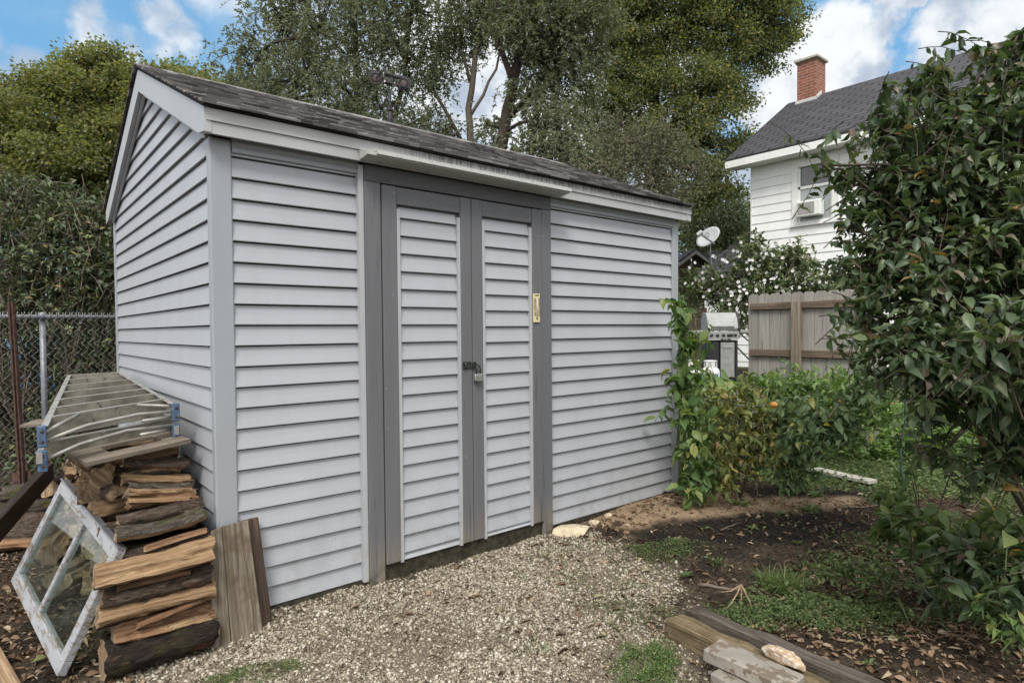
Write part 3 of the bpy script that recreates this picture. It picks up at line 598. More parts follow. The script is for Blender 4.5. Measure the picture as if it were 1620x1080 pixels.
# roof deck and shingles
roof = MB(); e0, e1 = -.105, DY+.105
roof.prism([(e0, zrake(e0)+.002), (DY/2, RZ+.002), (e1, zrake(e1)+.002), (e1, zrake(e1)+.016), (DY/2, RZ+.018), (e0, zrake(e0)+.016)], 0, -.05, WX+.05)
roof = roof.build('roof', M_SHINGLE, shed)
sh = MB(); cs = math.cos(math.atan(SL)); sn = math.sin(math.atan(SL)); Ls = (DY/2-e0)/cs; NC = 23; ex = Ls/NC
for side in (-1, 1):
    for c in range(NC+1):
        s0 = c*ex-.02; s1 = min(s0+ex*1.35, Ls); xx = -.065-random.random()*.05
        while xx < WX+.055:
            w = random.choice((.06, .08, .10, .13, .16)); x1 = min(xx+w, WX+.063); x0 = max(xx, -.063)
            if x1-x0 > .02:
                th = random.choice((.004, .006, .009, .013)); r_ = .15+.85*random.random()*(.72+.28*math.sin(c*2.1+xx*1.3)); j = random.uniform(-.007, .007)
                if c == 0: j = random.uniform(-.006, .004)
                def P(s, h, x):
                    yy = e0+(s)*cs; zz = zrake(e0)+.017+s*sn; yy -= h*sn; zz += h*cs
                    if side > 0: yy = DY-yy
                    return (x, yy, zz)
                h0 = .003+th+.004; h1 = .002
                vs = [P(s0+j, h0, x0), P(s0+j, h0, x1), P(s1, h1+.004, x1), P(s1, h1+.004, x0), P(s0+j, .001, x0), P(s0+j, .001, x1), P(s1, 0, x1), P(s1, 0, x0)]
                sh.add(vs, [(0, 1, 2, 3), (4, 7, 6, 5), (0, 4, 5, 1), (3, 2, 6, 7), (0, 3, 7, 4), (1, 5, 6, 2)], 0, False, r_)
            xx += w
sh.build('shingles', M_SHINGLE, roof)
rc = MB(); xx = -.066
while xx < WX+.06:
    x1 = min(xx+.15, WX+.065); r_ = random.random()*.6+.4
    for s in (-1, 1):
        rc.prism([(DY/2, RZ+.036), (DY/2+s*.13, RZ+.036-SL*.13), (DY/2+s*.13, RZ+.028-SL*.13), (DY/2, RZ+.028)], 0, xx, x1, 0, r_)
    xx += .145
rc.build('ridge_cap', M_SHINGLE, roof)
# door surround and doors
m1 = MB(); m1.box(.742, .772, -.024, .018, -.01, 2.292); m1.build('channel_trim', M_JTRIM, shed)
for (a, b, zl) in [(.774, .870, -.035), (2.092, 2.181, -.05)]:
    m1 = MB(); m1.box(a, b, -.036, .016, zl, 2.2055); m1.build('door_post', M_DOORV, shed, bevel=.003)
m1 = MB(); m1.box(.774, 2.182, -.034, .016, 2.207, 2.300); m1.build('door_header', M_HEADER, shed, bevel=.003)
def door(x0, x1, sa, sb, off):
    d = MB(); d.box(x0+.02, x1-.02, -.012, .0, .068, 2.19); d = d.build('door', M_DOORV, shed)
    for a, b in ((x0, x0+sa), (x1-sb, x1)):
        s = MB(); s.box(a, b, -.042, -.0125, .06, 2.199); s.build('stile', M_DOORV, d, bevel=.003)
    r_ = MB(); r_.box(x0+sa+.001, x1-sb-.001, -.040, -.0125, 2.100, 2.198); r_.build('rail', M_DOORH, d, bevel=.003)
    siding_front(x0+sa+.022, x1-sb-.022, .058, 2.098, -.030, off).build('siding_panel', M_SIDING, d)
    for a in (x0+sa+.001, x1-sb-.021):
        t = MB(); t.box(a, a+.02, -.038, -.0128, .05, 2.075 if a < x0+.3 else 2.072); t.build('panel_trim', M_JTRIM, d)
    return d
dl = door(.876, 1.488, .092, .080, 0.0); dr = door(1.493, 2.088, .083, .090, -.012)
dl['label'] = 'left door leaf with hasp'
h = MB(); h.box(1.412, 1.468, -.049, -.0425, 1.145, 1.190); h.box(1.466, 1.512, -.053, -.047, 1.150, 1.185); h.tube([(1.425, -.055, 1.146), (1.425, -.055, 1.189)], .005, 8)
for zz in (1.153, 1.182):
    for xx in (1.418, 1.448): h.lathe((xx, -.049, zz), [(.004, 0), (.003, .003), (.0, .004)], 8, (0, -1, 0))
h.build('hasp', M_BRASS, dl)
h = MB(); h.tube([(1.502, -.045, 1.153), (1.502, -.066, 1.156), (1.502, -.07, 1.168), (1.502, -.066, 1.180), (1.502, -.045, 1.183)], .004, 8); h.build('staple', M_BRASS, dr)
pad = thing('padlock', 'small silver padlock hanging from the black hasp of the shed doors', 'padlock', (1.517, -.062, 1.09))
b_ = MB(); b_.box(1.487, 1.547, -.074, -.052, 1.066, 1.110); b_.build('lock_body', M_LOCK, pad, bevel=.004)
b_ = MB(); b_.tube([(1.534, -.063, 1.108), (1.535, -.063, 1.140), (1.528, -.064, 1.158), (1.515, -.066, 1.166), (1.503, -.068, 1.160), (1.499, -.068, 1.150), (1.498, -.066, 1.109)], .0048, 10); b_.build('shackle', M_BRASS, pad)
# thermometer with printed scale
th_ = thing('thermometer', 'cream plastic outdoor thermometer screwed to the right door stile', 'thermometer', (2.03, -.048, 1.53))
b_ = MB(); b_.box(1.999, 2.058, -.0515, -.0425, 1.432, 1.627); b_.build('backplate', M_CREAM, th_, bevel=.003)
b_ = MB(); b_.tube([(2.0285, -.0545, 1.462), (2.0285, -.0545, 1.598)], .0030, 8); b_.build('glass_tube', M_TUBE, th_)
b_ = MB(); b_.lathe((2.0285, -.052, 1.460), [(.0065, 0), (.005, .004), (.001, .006)], 10, (0, -1, 0)); b_.build('bulb', M_INK, th_)
def text_mesh(name, body, size, M, mat, parent, ext=.0006, kind='FONT'):
    cu = bpy.data.curves.new(name, 'FONT'); cu.body = body; cu.size = size; cu.extrude = ext; cu.align_x = 'CENTER'; cu.align_y = 'CENTER'
    o = bpy.data.objects.new(name, cu); COL.objects.link(o); dg = bpy.context.evaluated_depsgraph_get()
    me = bpy.data.meshes.new_from_object(o.evaluated_get(dg)); bpy.data.objects.remove(o); me.materials.clear(); me.materials.append(mat)
    return link(name, me, parent, M)
mk = MB()
for i in range(21):
    zz = 1.478+i*.0055; w = .006 if i % 2 else .009
    mk.box(2.0235-w, 2.0235, -.0522, -.0517, zz-.0007, zz+.0007); mk.box(2.0335, 2.0335+w, -.0522, -.0517, zz-.0007, zz+.0007)
mk.box(2.009, 2.048, -.0522, -.0517, 1.612, 1.619)
mk.build('scale_marks', M_INK, th_)
for i, t in enumerate(('-40', '-20', '0', '20', '40', '60', '80', '100', '120')):
    text_mesh('scale_number', t, .013, frame((2.0085, -.0522, 1.482+i*.0135), (1, 0, 0), (0, -1, 0)), M_INK, th_)
for i, t in enumerate(('-40', '-30', '-20', '-10', '0', '10', '20', '30', '40', '50')):
    text_mesh('scale_number', t, .011, frame((2.0495, -.0522, 1.480+i*.0125), (1, 0, 0), (0, -1, 0)), M_INK, th_)

# weathervane with a little motorcycle
wv = thing('weathervane', 'black metal weathervane topped by a tilted motorcycle on the shed ridge', 'weathervane', (1.78, DY/2, RZ))
u = np.array([.765, -.644, 0]); c0 = np.array([1.78, DY/2, RZ])
p_ = MB(); p_.lathe(c0, [(.05, 0.0), (.035, .02), (.018, .03), (.018, .13), (.013, .14), (.012, .31), (.005, .312)], 12)
for k in range(4):
    a = k*math.pi/2+.4; dv = np.array([math.cos(a), math.sin(a), 0]); p_.tube([c0+dv*.015+(0, 0, .07), c0+dv*.045+(0, 0, .03), c0+dv*.075+(0, 0, -.03)], .005, 6)
p_.build('mount', M_BLACKM, wv)
p_ = MB(); p_.lathe(c0+(0, 0, .118), [(.004, 0), (.02, .006), (.027, .02), (.02, .034), (.004, .04)], 14); p_.build('ball', M_BLACKM, wv); p_ = MB(); p_.lathe(c0+(0, 0, .19), [(.006, 0), (.015, .01), (.015, .02), (.006, .03)], 12); p_.build('collar', M_BLACKM, wv)
p_ = MB()
for k in range(2):
    dv = u if k == 0 else np.array([.644, .765, 0])
    p_.tube([c0+(0, 0, .175)-dv*.10, c0+(0, 0, .175)+dv*.10], .0035, 6)
    for s in (-1, 1): p_.obox(c0+(0, 0, .175)+dv*s*.105, dv*.012, np.cross(dv, (0, 0, 1))*.002, np.array([0, 0, .014]))
p_.build('direction_arms', M_BLACKM, wv)
ti = R(-12); bu = u*math.cos(ti)+np.array([0, 0, math.sin(ti)]); bv = np.cross(np.cross(bu, (0, 0, 1)), bu); bv = unit(bv); bn = np.cross(bu, bv)
bc = c0+np.array([0, 0, .375])
def B(a, b, c=0): return bc+bu*a*1.34+bv*b*1.12+bn*c
body_ = MB()
body_.tube([B(-.085, .0, .012), B(-.04, .095, .012), B(-.03, .115, .012)], .004, 6); body_.tube([B(-.085, .0, -.012), B(-.04, .095, -.012), B(-.03, .115, -.012)], .004, 6)
body_.tube([B(-.035, .11, -.05), B(-.03, .112, 0), B(-.035, .11, .05)], .0035, 6)
body_.lathe(B(-.035, .055), [(.012, 0), (.024, .012), (.026, .04), (.016, .07), (.004, .078)], 12, bu*.97-bv*.25)
body_.obox(B(.045, .045), bu*.03, bn*.014, bv*.008); body_.obox(B(.0, .0), bu*.03, bn*.016, bv*.026); body_.lathe(B(-.005, .02), [(.018, 0), (.018, .03), (.004, .036)], 10, bu*.6+bv*.8)
body_.tube([B(-.04, .06), B(-.035, -.02), B(.03, -.035), B(.09, .0)], .005, 6); body_.tube([B(-.02, -.015, .02), B(.04, -.022, .022), B(.13, -.03, .022)], .007, 8); body_.tube([B(.0, .04), B(.05, .03), B(.09, .0)], .005, 6)
for s, cx in ((-1, -.085), (1, .09)):
    pts = [(B(cx, 0)+bu*.058*math.cos(a)+bv*.058*math.sin(a)) for a in np.linspace(.05 if s > 0 else .7, 2.2 if s > 0 else 3.0, 9)]
    for p0, p1 in zip(pts[:-1], pts[1:]): body_.bar(p0, p1, .026, .005, bn)
body_.build('motorcycle_body', M_BLACKM, wv)
for cx in (-.085, .09):
    tp = [(B(cx, 0)+bu*.046*math.cos(a)+bv*.046*math.sin(a)) for a in np.linspace(0, 2*math.pi, 21)]
    w_ = MB(); w_.tube(tp, .0085, 8, cap=False); wo_ = w_.build('wheel', M_BLACKM, wv)
    h_ = MB(); h_.lathe(B(cx, 0)-bn*.003, [(.038, 0), (.038, .006), (.01, .008)], 18, bn); h_.build('wheel_disc', M_RUSTP, wo_)

# ------------------------------------------------------------------ firewood
def log_mesh(L, h, w, kind, seed):
    rs = np.random.RandomState(seed); n = 22; ns = 14; mb = MB()
    # profile: kind 0 round, 1 half (bark up), 2 split wedge (mostly pale), 3 quarter with bark face
    ang = np.linspace(0, 2*math.pi, n, endpoint=False); prof = []; isb = []
    for i, a in enumerate(ang):
        cx, cz = math.cos(a), math.sin(a)
        if kind == 0: r_ = 1.0; b = True
        elif kind == 1: r_ = 1.0 if cz > -.25 else .25/max(-cz, .26); b = cz > -.25
        elif kind == 2:
            r_ = min(1.0/(abs(cx)+abs(cz)*.85+1e-6)*1.05, 1.12); b = cz < -.75
        else: r_ = min(1.0/(abs(cx*.9)+abs(cz)+1e-6)*1.15, 1.05); b = cz > .35
        prof.append((cx*r_, cz*r_)); isb.append(b)
    bumps = 1+rs.randn(n)*(.05 if kind == 0 else .095); vs = []; bend = rs.randn(2)*.10; ph = rs.rand(3)*6
    for k in range(ns+1):
        t = k/ns-.5; sc = 1+.07*math.sin(t*5+ph[0])+rs.randn()*.02
        for i in range(n):
            rr = bumps[i]*(1+.05*math.sin(t*14+i*1.7+ph[1])+rs.randn()*.035)*sc
            xo = t*L+(rs.randn()*.006 if k in (0, ns) else 0)+((prof[i][1]*.06+prof[i][0]*.05)*h*(1 if k in (0, ns) else 0))
            vs.append((xo, prof[i][0]*w/2*rr+bend[0]*h*math.sin(math.pi*(t+.5)), prof[i][1]*h/2*rr+bend[1]*h*math.sin(math.pi*(t+.5))))
    for k in range(ns):
        for i in range(n):
            j = (i+1) % n; mb_i = 0 if (isb[i] and isb[j]) or (kind == 0) else 1
            mb.add([], []); mb.f.append((k*n+i, k*n+j, (k+1)*n+j, (k+1)*n+i)); mb.mi.append(mb_i); mb.sm.append(mb_i == 0); mb.r.append(0)
    mb.v = vs
    for c, flip in ((0, True), (ns, False)):
        idx = [c*n+i for i in range(n)]; mb.f.append(tuple(idx[::-1] if flip else idx)); mb.mi.append(2); mb.sm.append(False); mb.r.append(0)
    return mb
def log_at(a, b, h, w, kind, mats, label, group, seed, roll=0.0, name='firewood_log'):
    a, b = np.array(a, float), np.array(b, float); d = b-a; L = np.linalg.norm(d)
    upv = np.array([0, -math.sin(roll), math.cos(roll)]) if abs(unit(d)[0]) > .5 else np.array([math.sin(roll), 0, math.cos(roll)])
    o = log_mesh(L, h, w, kind, seed).build(name, mats, None, frame((a+b)/2, d, upv))
    return tag(o, label, 'firewood', group)
GF = 'split firewood stacked against the shed gable'
mA = [M_BARK, M_SPLIT, M_END]; mB = [M_BARKG, M_SPLIT, M_END]; mD = [M_BARKD, M_SPLIT2, M_END]; mO = [M_BARK, M_SPLIT2, M_END]
FL = [(194, 735, 296, 736, 22, .30, 1, mO, 'short dark barked log at the top right of the woodpile under the plywood'),
      (194, 757, 299, 758, 17, .28, 2, mA, 'thin pale split log second from the top on the right of the woodpile'),
      (201, 776, 303, 773, 24, .24, 3, mB, 'blocky grey barked log with pale top edge, third from top of the right stack'),
      (202, 799, 313, 786, 20, .20, 2, mO, 'brown split log with dark streaks, fourth from the top of the right stack'),
      (186, 826, 322, 796, 20, .10, 0, mA, 'slender round log with brown bark above the mossy log'),
      (183, 850, 322, 815, 33, .03, 1, mB, 'thick grey log with a patch of green moss in the woodpile front'),
      (198, 878, 329, 845, 20, .00, 1, mA, 'dark barked slab wedged between the mossy log and the wide pale split log'),
      (150, 912, 338, 866, 37, -.08, 2, mA, 'wide pale yellow split log with a small knot, uppermost of the two pale ones'),
      (160, 945, 338, 905, 31, -.07, 0, mA, 'rugged dark bark log between the two wide pale split logs'),
      (155, 975, 337, 930, 36, -.08, 2, mA, 'wide pale split log directly above the splintered orange one'),
      (180, 1003, 335, 965, 34, -.07, 2, mO, 'splintered orange split log just above the blackish bottom log'),
      (163, 1043, 337, 990, 46, -.10, 0, mD, 'blackish round log lying on the gravel at the bottom of the woodpile')]
for i, (x0, y0, x1, y1, hp, yy, kind, mats, lab) in enumerate(FL):
    a = pl(x0, y0, 1, yy); b = pl(x1, y1, 1, yy); b[0] = min(b[0], -.05); t = float((a-CAM)@FW); h = hp*t/F
    log_at(a, b, h*1.08, h*1.35+.03, kind, mats, lab, GF, 100+i, roll=random.uniform(-.2, .2))
for i, (x0, y0, x1, y1, hp, yy, mats, lab) in enumerate([(205, 792, 300, 788, 7, .16, mA, 'thin split sliver under the blocky grey log in the right stack'), (230, 868, 326, 838, 8, -.05, mO, 'thin reddish sliver poking out under the mossy log'),
        (185, 932, 300, 905, 8, -.125, mD, 'thin bark strip lying over the rugged dark log'), (215, 990, 318, 948, 9, -.13, mD, 'dark bark splinter lying across the orange split log'), (235, 1000, 330, 975, 8, -.125, mA, 'pale stringy splinter over the orange split log'), (200, 823, 316, 803, 6, .07, mA, 'thin pale sliver above the slender round log')]):
    a = pl(x0, y0, 1, yy); b = pl(x1, y1, 1, yy-.01); b[0] = min(b[0], -.03); h = hp*float((a-CAM)@FW)/F
    log_at(a, b, h, h*2.4, 2, mats, lab, GF, 900+i, roll=random.uniform(-.5, .5), name='firewood_splinter')
# the rows behind the front face
LB = 'split log piled behind the front row of the woodpile by the gable'
GB = 'firewood piled behind the front row'
sd_ = 300
for j, yy in enumerate((.10, .24, .40, .56, .72, .88, 1.06, 1.24, 1.42, 1.62, 1.84, 2.08)):
    zz = -.02; lim = (.36, .44, .58, .70, .72, .72, .72, .72, .62, .56, .50, .44)[j]
    while zz < lim:
        h = random.uniform(.09, .13); xl = random.uniform(-.47, -.39); xr = -.05
        m_ = random.choice((mA, mB, mO, mA, mD)); kd = random.choice((2, 2, 3, 1))
        log_at((xl, yy+random.uniform(-.03, .03), zz+h/2), (xr, yy+random.uniform(-.03, .03), zz+h/2+random.uniform(-.01, .01)), h, h*1.25, kd, m_, LB, GB, sd_, random.uniform(-.3, .3)); sd_ += 1
        zz += h*.9
LJ = 'small split piece with its end showing in the jumbled left part of the woodpile'
GJ = 'jumbled short pieces at the left of the woodpile'
for (px, py, yy, s, kd) in [(84, 722, .95, .10, 2), (97, 742, .9, .09, 3), (112, 726, .8, .10, 2), (130, 742, .62, .10, 2), (147, 722, .6, .12, 2), (165, 748, .5, .11, 3), (180, 772, .42, .10, 1),
                            (118, 770, 1.1, .09, 2), (132, 766, .75, .12, 2), (152, 770, .55, .13, 2), (168, 800, .52, .12, 3), (150, 800, .75, .11, 3), (176, 835, .42, .12, 2), (162, 832, .62, .12, 2), (165, 862, .5, .11, 0)]:
    c = pl(px, py, 1, yy); d = unit((random.uniform(-.12, .35), 1, random.uniform(-.15, .15))) if random.random() < .6 or c[0] < -.33 else unit((1, random.uniform(-.5, .3), random.uniform(-.2, .2)))
    c[0] = max(c[0], -.43+.10*max(0, .75-c[2])-.0)
    log_at(c-d*.13, c+d*.15, s, s*random.uniform(.8, 1.3), kd, random.choice((mA, mA, mO, mB)), LJ, GJ, sd_, random.uniform(-.8, .8)); sd_ += 1
for (px, py, zz, L, s, kd, dx, dy, mats, lab) in [(62, 775, .22, .45, .12, 0, .8, -.5, mB, 'gnarled grey branch piece lying left of the woodpile below the ladder feet'),
                                            (75, 800, .12, .40, .11, 0, .9, .3, mB, 'grey barked round piece left of the woodpile above the orange chunk'),
                                            (70, 832, .04, .36, .15, 1, .6, -.8, mO, 'orange brown bark chunk left of the window sash top'),
                                            (38, 855, .00, .42, .13, 3, .9, -.4, mO, 'large reddish brown bark slab lying at the far left of the woodpile'),
                                            (95, 860, .05, .40, .12, 2, .3, .9, mA, 'split log seen behind the upper left glass of the old window'),
                                            (120, 900, .08, .36, .12, 2, .5, .8, mA, 'split log seen behind the middle of the old window'),
                                            (100, 765, .3, .4, .12, 0, .5, .9, mD, 'dark round piece tucked under the ladder feet')]:
    c = pl(px, py, 2, zz); d = unit((dx, dy, random.uniform(-.1, .1)))
    log_at(c-d*L/2, c+d*L/2, s, s*1.3, kd, mats, lab, 'loose firewood around the pile', sd_); sd_ += 1
def chunk(name, label, cat, c, d, size, mat, up=(0, 0, 1), group=None, bevel=.002, rough=0.0):
    mb = MB(); L, w_, h_ = size; n = 10; vs = []; fs = []
    rs = np.random.RandomState(abs(hash(label)) % 1000 if False else len(label)*7+int(L*1000))
    for k in range(n+1):
        x_ = (k/n-.5)*L; j = rs.randn(4)*rough if True else 0
        for q, (a, b) in enumerate(((-1, -1), (1, -1), (1, 1), (-1, 1))): vs.append((x_+(rs.randn()*rough*2 if k in (0, n) else 0), a*w_/2*(1+j[q]/w_*1), b*h_/2+rs.randn()*rough))
    for k in range(n):
        for q in range(4): fs.append((k*4+q, k*4+(q+1) % 4, (k+1)*4+(q+1) % 4, (k+1)*4+q))
    fs += [(3, 2, 1, 0), (n*4, n*4+1, n*4+2, n*4+3)]
    mb.add(vs, fs); o = mb.build(name, mat, None, frame(c, d, up), bevel)
    return tag(o, label, cat, group)

# plywood with a rectangular hole lying on the stack, and the ladder on it
pa = pl(137, 735, 2, .80); pb = pl(302, 697, 2, .845); pc = pl(276, 682, 2, .86)
ux = unit(pb-pa); nz = unit(np.cross(ux, np.array([0.05, 1, .06]))); uy = np.cross(nz, ux); Lp = float(np.linalg.norm(pb-pa)); Wp = .46
Mp = frame((pa+pb)/2+uy*Wp/2, ux, nz)
pw = MB(); hx0, hx1, hy0, hy1 = -.10, .13, -.12, .02; T = .009
for (a, b, c, d) in [(-Lp/2, hx0, -Wp/2, Wp/2), (hx1, Lp/2, -Wp/2, Wp/2), (hx0, hx1, -Wp/2, hy0), (hx0, hx1, hy1, Wp/2)]: pw.box(a, b, c, d, -T, T)
tag(pw.build('plywood_board', M_PLY, None, Mp), 'weathered plywood offcut with a rectangular hole under the ladder on the woodpile', 'board')
chunk('scrap_board', 'grey scrap board end sticking out left behind the ladder rail', 'board', at(68, 668, 4.05), (.2, 1, -.05), (.5, .16, .018), M_PLY)

lad = thing('step_ladder', 'folded aluminium step ladder with blue feet lying on the woodpile beside the gable', 'ladder', (-.3, 1.2, .9))
nL = pl(66, 688, 2, .950); nR = pl(277, 650, 2, .985); fL = pl(107, 601, 2, 1.045); fR = pl(190, 596, 2, 1.052)
zl = np.array([0, 0, 1.0])
def lerp(a, b, t): return a+(b-a)*t
for a, b, s in ((nL, fL, 1), (nR, fR, -1)):
    r_ = MB(); side = unit(np.cross(b-a, zl))
    r_.bar(a, b, .004, .075, zl); r_.bar(a+side*s*.011+(0, 0, .0375), b+side*s*.011+(0, 0, .0375), .024, .003, zl); r_.bar(a+side*s*.011-(0, 0, .0375), b+side*s*.011-(0, 0, .0375), .024, .003, zl)
    r_.build('side_rail', M_ALU, lad)
low = np.array([0, 0, -.095])
for a, b in ((nL+(-.012, -.03, 0), fL), (nR+(.0, -.03, 0), fR)):
    r_ = MB(); r_.bar(a+low, b+low*.9, .022, .045, zl); r_.build('rear_rail', M_ALU, lad)
for k, t in enumerate((.10, .235, .375, .52, .68, .84, .985)):
    a = lerp(nL, fL, t)+(.006, 0, 0); b = lerp(nR, fR, t)-(.006, 0, 0)
    tr = MB(); dv = unit(b-a); fw_ = unit(np.cross(zl, dv))
    tr.obox((a+b)/2-(0, 0, .004), (b-a)/2, fw_*.0025, np.array([0, 0, .041])); tr.obox((a+b)/2+fw_*.012+(0, 0, .038), (b-a)/2, fw_*.0145, np.array([0, 0, .0028]), 1); tr.obox((a+b)/2+fw_*.010-(0, 0, .047), (b-a)/2, fw_*.0125, np.array([0, 0, .0028]), 1)
    tr.build('tread', [M_TREAD, M_ALU], lad)
br = MB(); c_ = lambda t, s, dz: lerp(lerp(nL, fL, t), lerp(nR, fR, t), s)+np.array([0, 0, dz])
for pts in ([c_(.02, .0, .0), c_(.09, .25, .035)], [c_(.02, 1., .02), c_(.09, .72, .035)], [c_(.0, .0, -.03), c_(.02, .3, .0), c_(.02, .7, .01), c_(.0, 1, .0)], [c_(.0, .0, -.11), c_(.01, .25, -.075), c_(.01, .6, -.055), c_(.0, 1, -.07)], [c_(.0, .72, -.02), c_(.01, 1, -.03)], [c_(.0, .7, -.085), c_(.01, 1, -.09)]):
    br.tube(pts, .0085, 6)
br.build('brace', M_ALU, lad)
bk = MB(); bk.obox(c_(.03, .5, -.075), (nR-nL)/2*.97, np.array([0, .003, 0]), np.array([0, 0, .032])); bk.obox(c_(.03, .5, -.043), (nR-nL)/2*.97, np.array([0, .014, 0]), np.array([0, 0, .003]), 1); bk.build('rear_bar', [M_TREAD, M_ALU], lad)
for p in (nL, nR):
    for dz in (-.005, -.11):
        f_ = MB(); cc = p+np.array([0, -.012, dz]); f_.obox(cc, (.017, 0, 0), (0, .012, 0), (0, 0, .047)); f_ = f_.build('foot', M_BLUE, lad, bevel=.005)
        b2 = MB()
        for q in (-.022, .022): b2.lathe(cc+(0, -.012, q), [(.007, 0), (.006, .003), (.001, .004)], 10, (0, -1, 0))
        b2.build('rivet', M_RUST, f_)

# old window sash leaning on the stack
BRc = np.array([-.618, .005, -.045]); BLc = np.array([-.745, .93, .107]); TRc = np.array([-.398, -.033, .452])
sx = unit(BLc-BRc); sy0 = TRc-BRc; sy0 = sy0-sx*(sy0@sx); syv = unit(sy0); La = float(np.linalg.norm(BLc-BRc)); Lb = float(np.linalg.norm(sy0)); sn_ = np.cross(sx, syv)
sash = thing('window_sash', 'old white two pane window sash with flaking paint leaning on the woodpile', 'window', BRc)
Ms = frame(BRc, sx, sn_)    # local x along bottom edge (away), y up the sash
def sbox(x0, x1, y0, y1, z0=-.018, z1=.018): q = MB(); q.box(x0, x1, y0, y1, z0, z1); return q
sgn = 1.0 if np.cross(sn_, sx)@syv > 0 else -1.0
def lb(x0, x1, y0, y1, nm, mat=M_SASH, z0=-.018, z1=.018, bev=.003):
    return sbox(x0, x1, *(sorted((sgn*y0, sgn*y1))), z0, z1).build(nm, mat, sash, Ms, bev)
lb(0, La, 0, .060, 'bottom_rail'); lb(0, La, Lb-.055, Lb, 'top_rail'); lb(0, .055, .0605, Lb-.0555, 'stile'); lb(La-.05, La, .0605, Lb-.0555, 'stile')
lb(La/2-.014, La/2+.014, .0605, Lb-.0555, 'glazing_bar', z0=-.014, z1=.016)
for a, b in ((.0555, La/2-.0145), (La/2+.0145, La-.0505)): lb(a, b, .061, Lb-.056, 'glass_pane', M_GLASS, -.002, .002, 0)
lb(-.004, La+.004, Lb+.0005, Lb+.008, 'metal_strip', M_GALV, -.024, .012, 0)

# boards leaning on the shed corner
GBd = None
def lean(name, label, bl, br_, tr_, tl, th, mat):
    P = [np.array(q, float) for q in (bl, br_, tr_, tl)]; nrm = unit(np.cross(P[1]-P[0], P[3]-P[0]))
    if nrm[1] > 0: nrm = -nrm
    o = (P[0]+P[2])/2; xa = unit((P[2]+P[3])/2-(P[0]+P[1])/2); M = frame(o, xa, nrm); Mi = M.inverted()
    vs = [tuple(Mi @ Vector(p)) for p in P]+[tuple(Mi @ Vector(p-nrm*th)) for p in P]
    mb = MB(); mb.add(vs, [(0, 1, 2, 3), (7, 6, 5, 4), (0, 4, 5, 1), (1, 5, 6, 2), (2, 6, 7, 3), (3, 7, 4, 0)])
    return tag(mb.build(name, mat, None, M, .003), label, 'board')
zb = -.058
bl = pl(333, 1028, 2, zb); bm_ = pl(366, 1021, 2, zb); bmr = pl(417, 1005, 2, zb); brr = pl(432, 992, 2, zb-.0)
yt = -.045
lean('plank', 'narrow tapered plank, leftmost board leaning on the shed corner', bl, bm_, pl(351, 833, 1, yt), pl(333, 840, 1, yt), .02, M_OLDB)
lean('plank', 'wide grey brown plank leaning on the shed corner between two narrower boards', bm_+(.004, 0, 0), bmr, pl(393, 822, 1, yt-.003), pl(352, 832, 1, yt-.003), .02, M_OLDB)
lean('plank', 'dark reddish plank, rightmost and behind the others leaning on the shed corner', bmr+(-.03, .02, 0), brr+(.002, .0, 0), pl(409, 817, 1, yt+.012), pl(380, 824, 1, yt+.012), .022, M_OLDB2)
# bottom left lumber, dark timber, rusty post
a = pl(-25, 955, 2, .03); b = pl(58, 1095, 2, -.02)
lp = at(-30, 985, 1.95); lq = at(52, 1110, 1.62)
chunk('lumber_board', 'tan lumber board lying in the bottom left corner beside the old window', 'board', (pl(-40, 1000, 2, -.02)+pl(35, 1110, 2, -.02))/2+np.array([-.03, 0, .0]), pl(30, 1090, 2, -.02)-pl(-40, 965, 2, -.02), (1.5, .13, .035), M_LUMBER, bevel=.003)
ta = at(-40, 875, 3.0); tb = at(78, 745, 4.25)
chunk('timber', 'dark stained timber propped diagonally left of the woodpile', 'timber', (ta+tb)/2, tb-ta, (float(np.linalg.norm(tb-ta)), .05, .12), M_DARKT, bevel=.004)
rp = thing('rusty_post', 'rusty steel angle post with anchor plate leaning on the chain link fence', 'post', at(38, 800, 4.9))
q = MB(); a = at(17, 478, 5.05); b = at(40, 850, 4.85); s_ = unit(np.cross(b-a, FW)); q.bar(a, b, .052, .006, FW); q.bar(a+s_*.0, b+s_*.0, .006, .045, FW); q.bar(a+s_*.022, b+s_*.022, .006, .03, FW); q.build('angle_bar', M_RUST, rp)
q = MB(); c = at(35, 760, 4.93); q.obox(c, s_*.075, unit(b-a)*.07, unit(FW)*.003); q.build('anchor_plate', M_RUST, rp)

# chain link fence
FY = 3.78
cf = thing('chain_link_fence', 'grey chain link fence with top rail behind the woodpile and shed', 'fence', (0, FY, 0))
FT = 1.535; FB = -.06
q = MB(); q.tube([(-6, FY, FT), (2.5, FY, FT)], .021, 10); q.build('top_rail', M_GALV, cf)
for xx in (-3.4, float(pl(69, 560, 1, FY)[0]), 2.0):
    q = MB(); q.tube([(xx, FY+.03, FB-.1), (xx, FY+.03, FT+.01)], .024, 12); q.lathe((xx, FY+.03, FT+.01), [(.028, 0), (.026, .02), (.008, .035)], 12); q.build('post', M_GALV, cf)
cell = .052
q = MB(); x0, x1 = -2.2, 1.0; Hf = FT-FB+.05; nz_ = int(Hf/cell)
for j, xx in enumerate(np.arange(x0, x1, cell)):
    # each wire zigzags one cell wide and hooks into its neighbours
    q.tube([(xx+(cell*1.04 if i % 2 else 0), FY-.02+(.004 if i % 2 else -.004), FB+i*cell) for i in range(nz_+1)], .0025, 3, cap=False)
for xx in np.arange(x0, x1, cell*.94): q.tube([(xx, FY-.02, FT+.0), (xx+.012, FY-.02, FT+.045)], .002, 4); q.tube([(xx, FY-.02, FT), (xx-.010, FY-.018, FT+.04)], .002, 4)
q.build('wire_mesh', M_WIRE, cf)

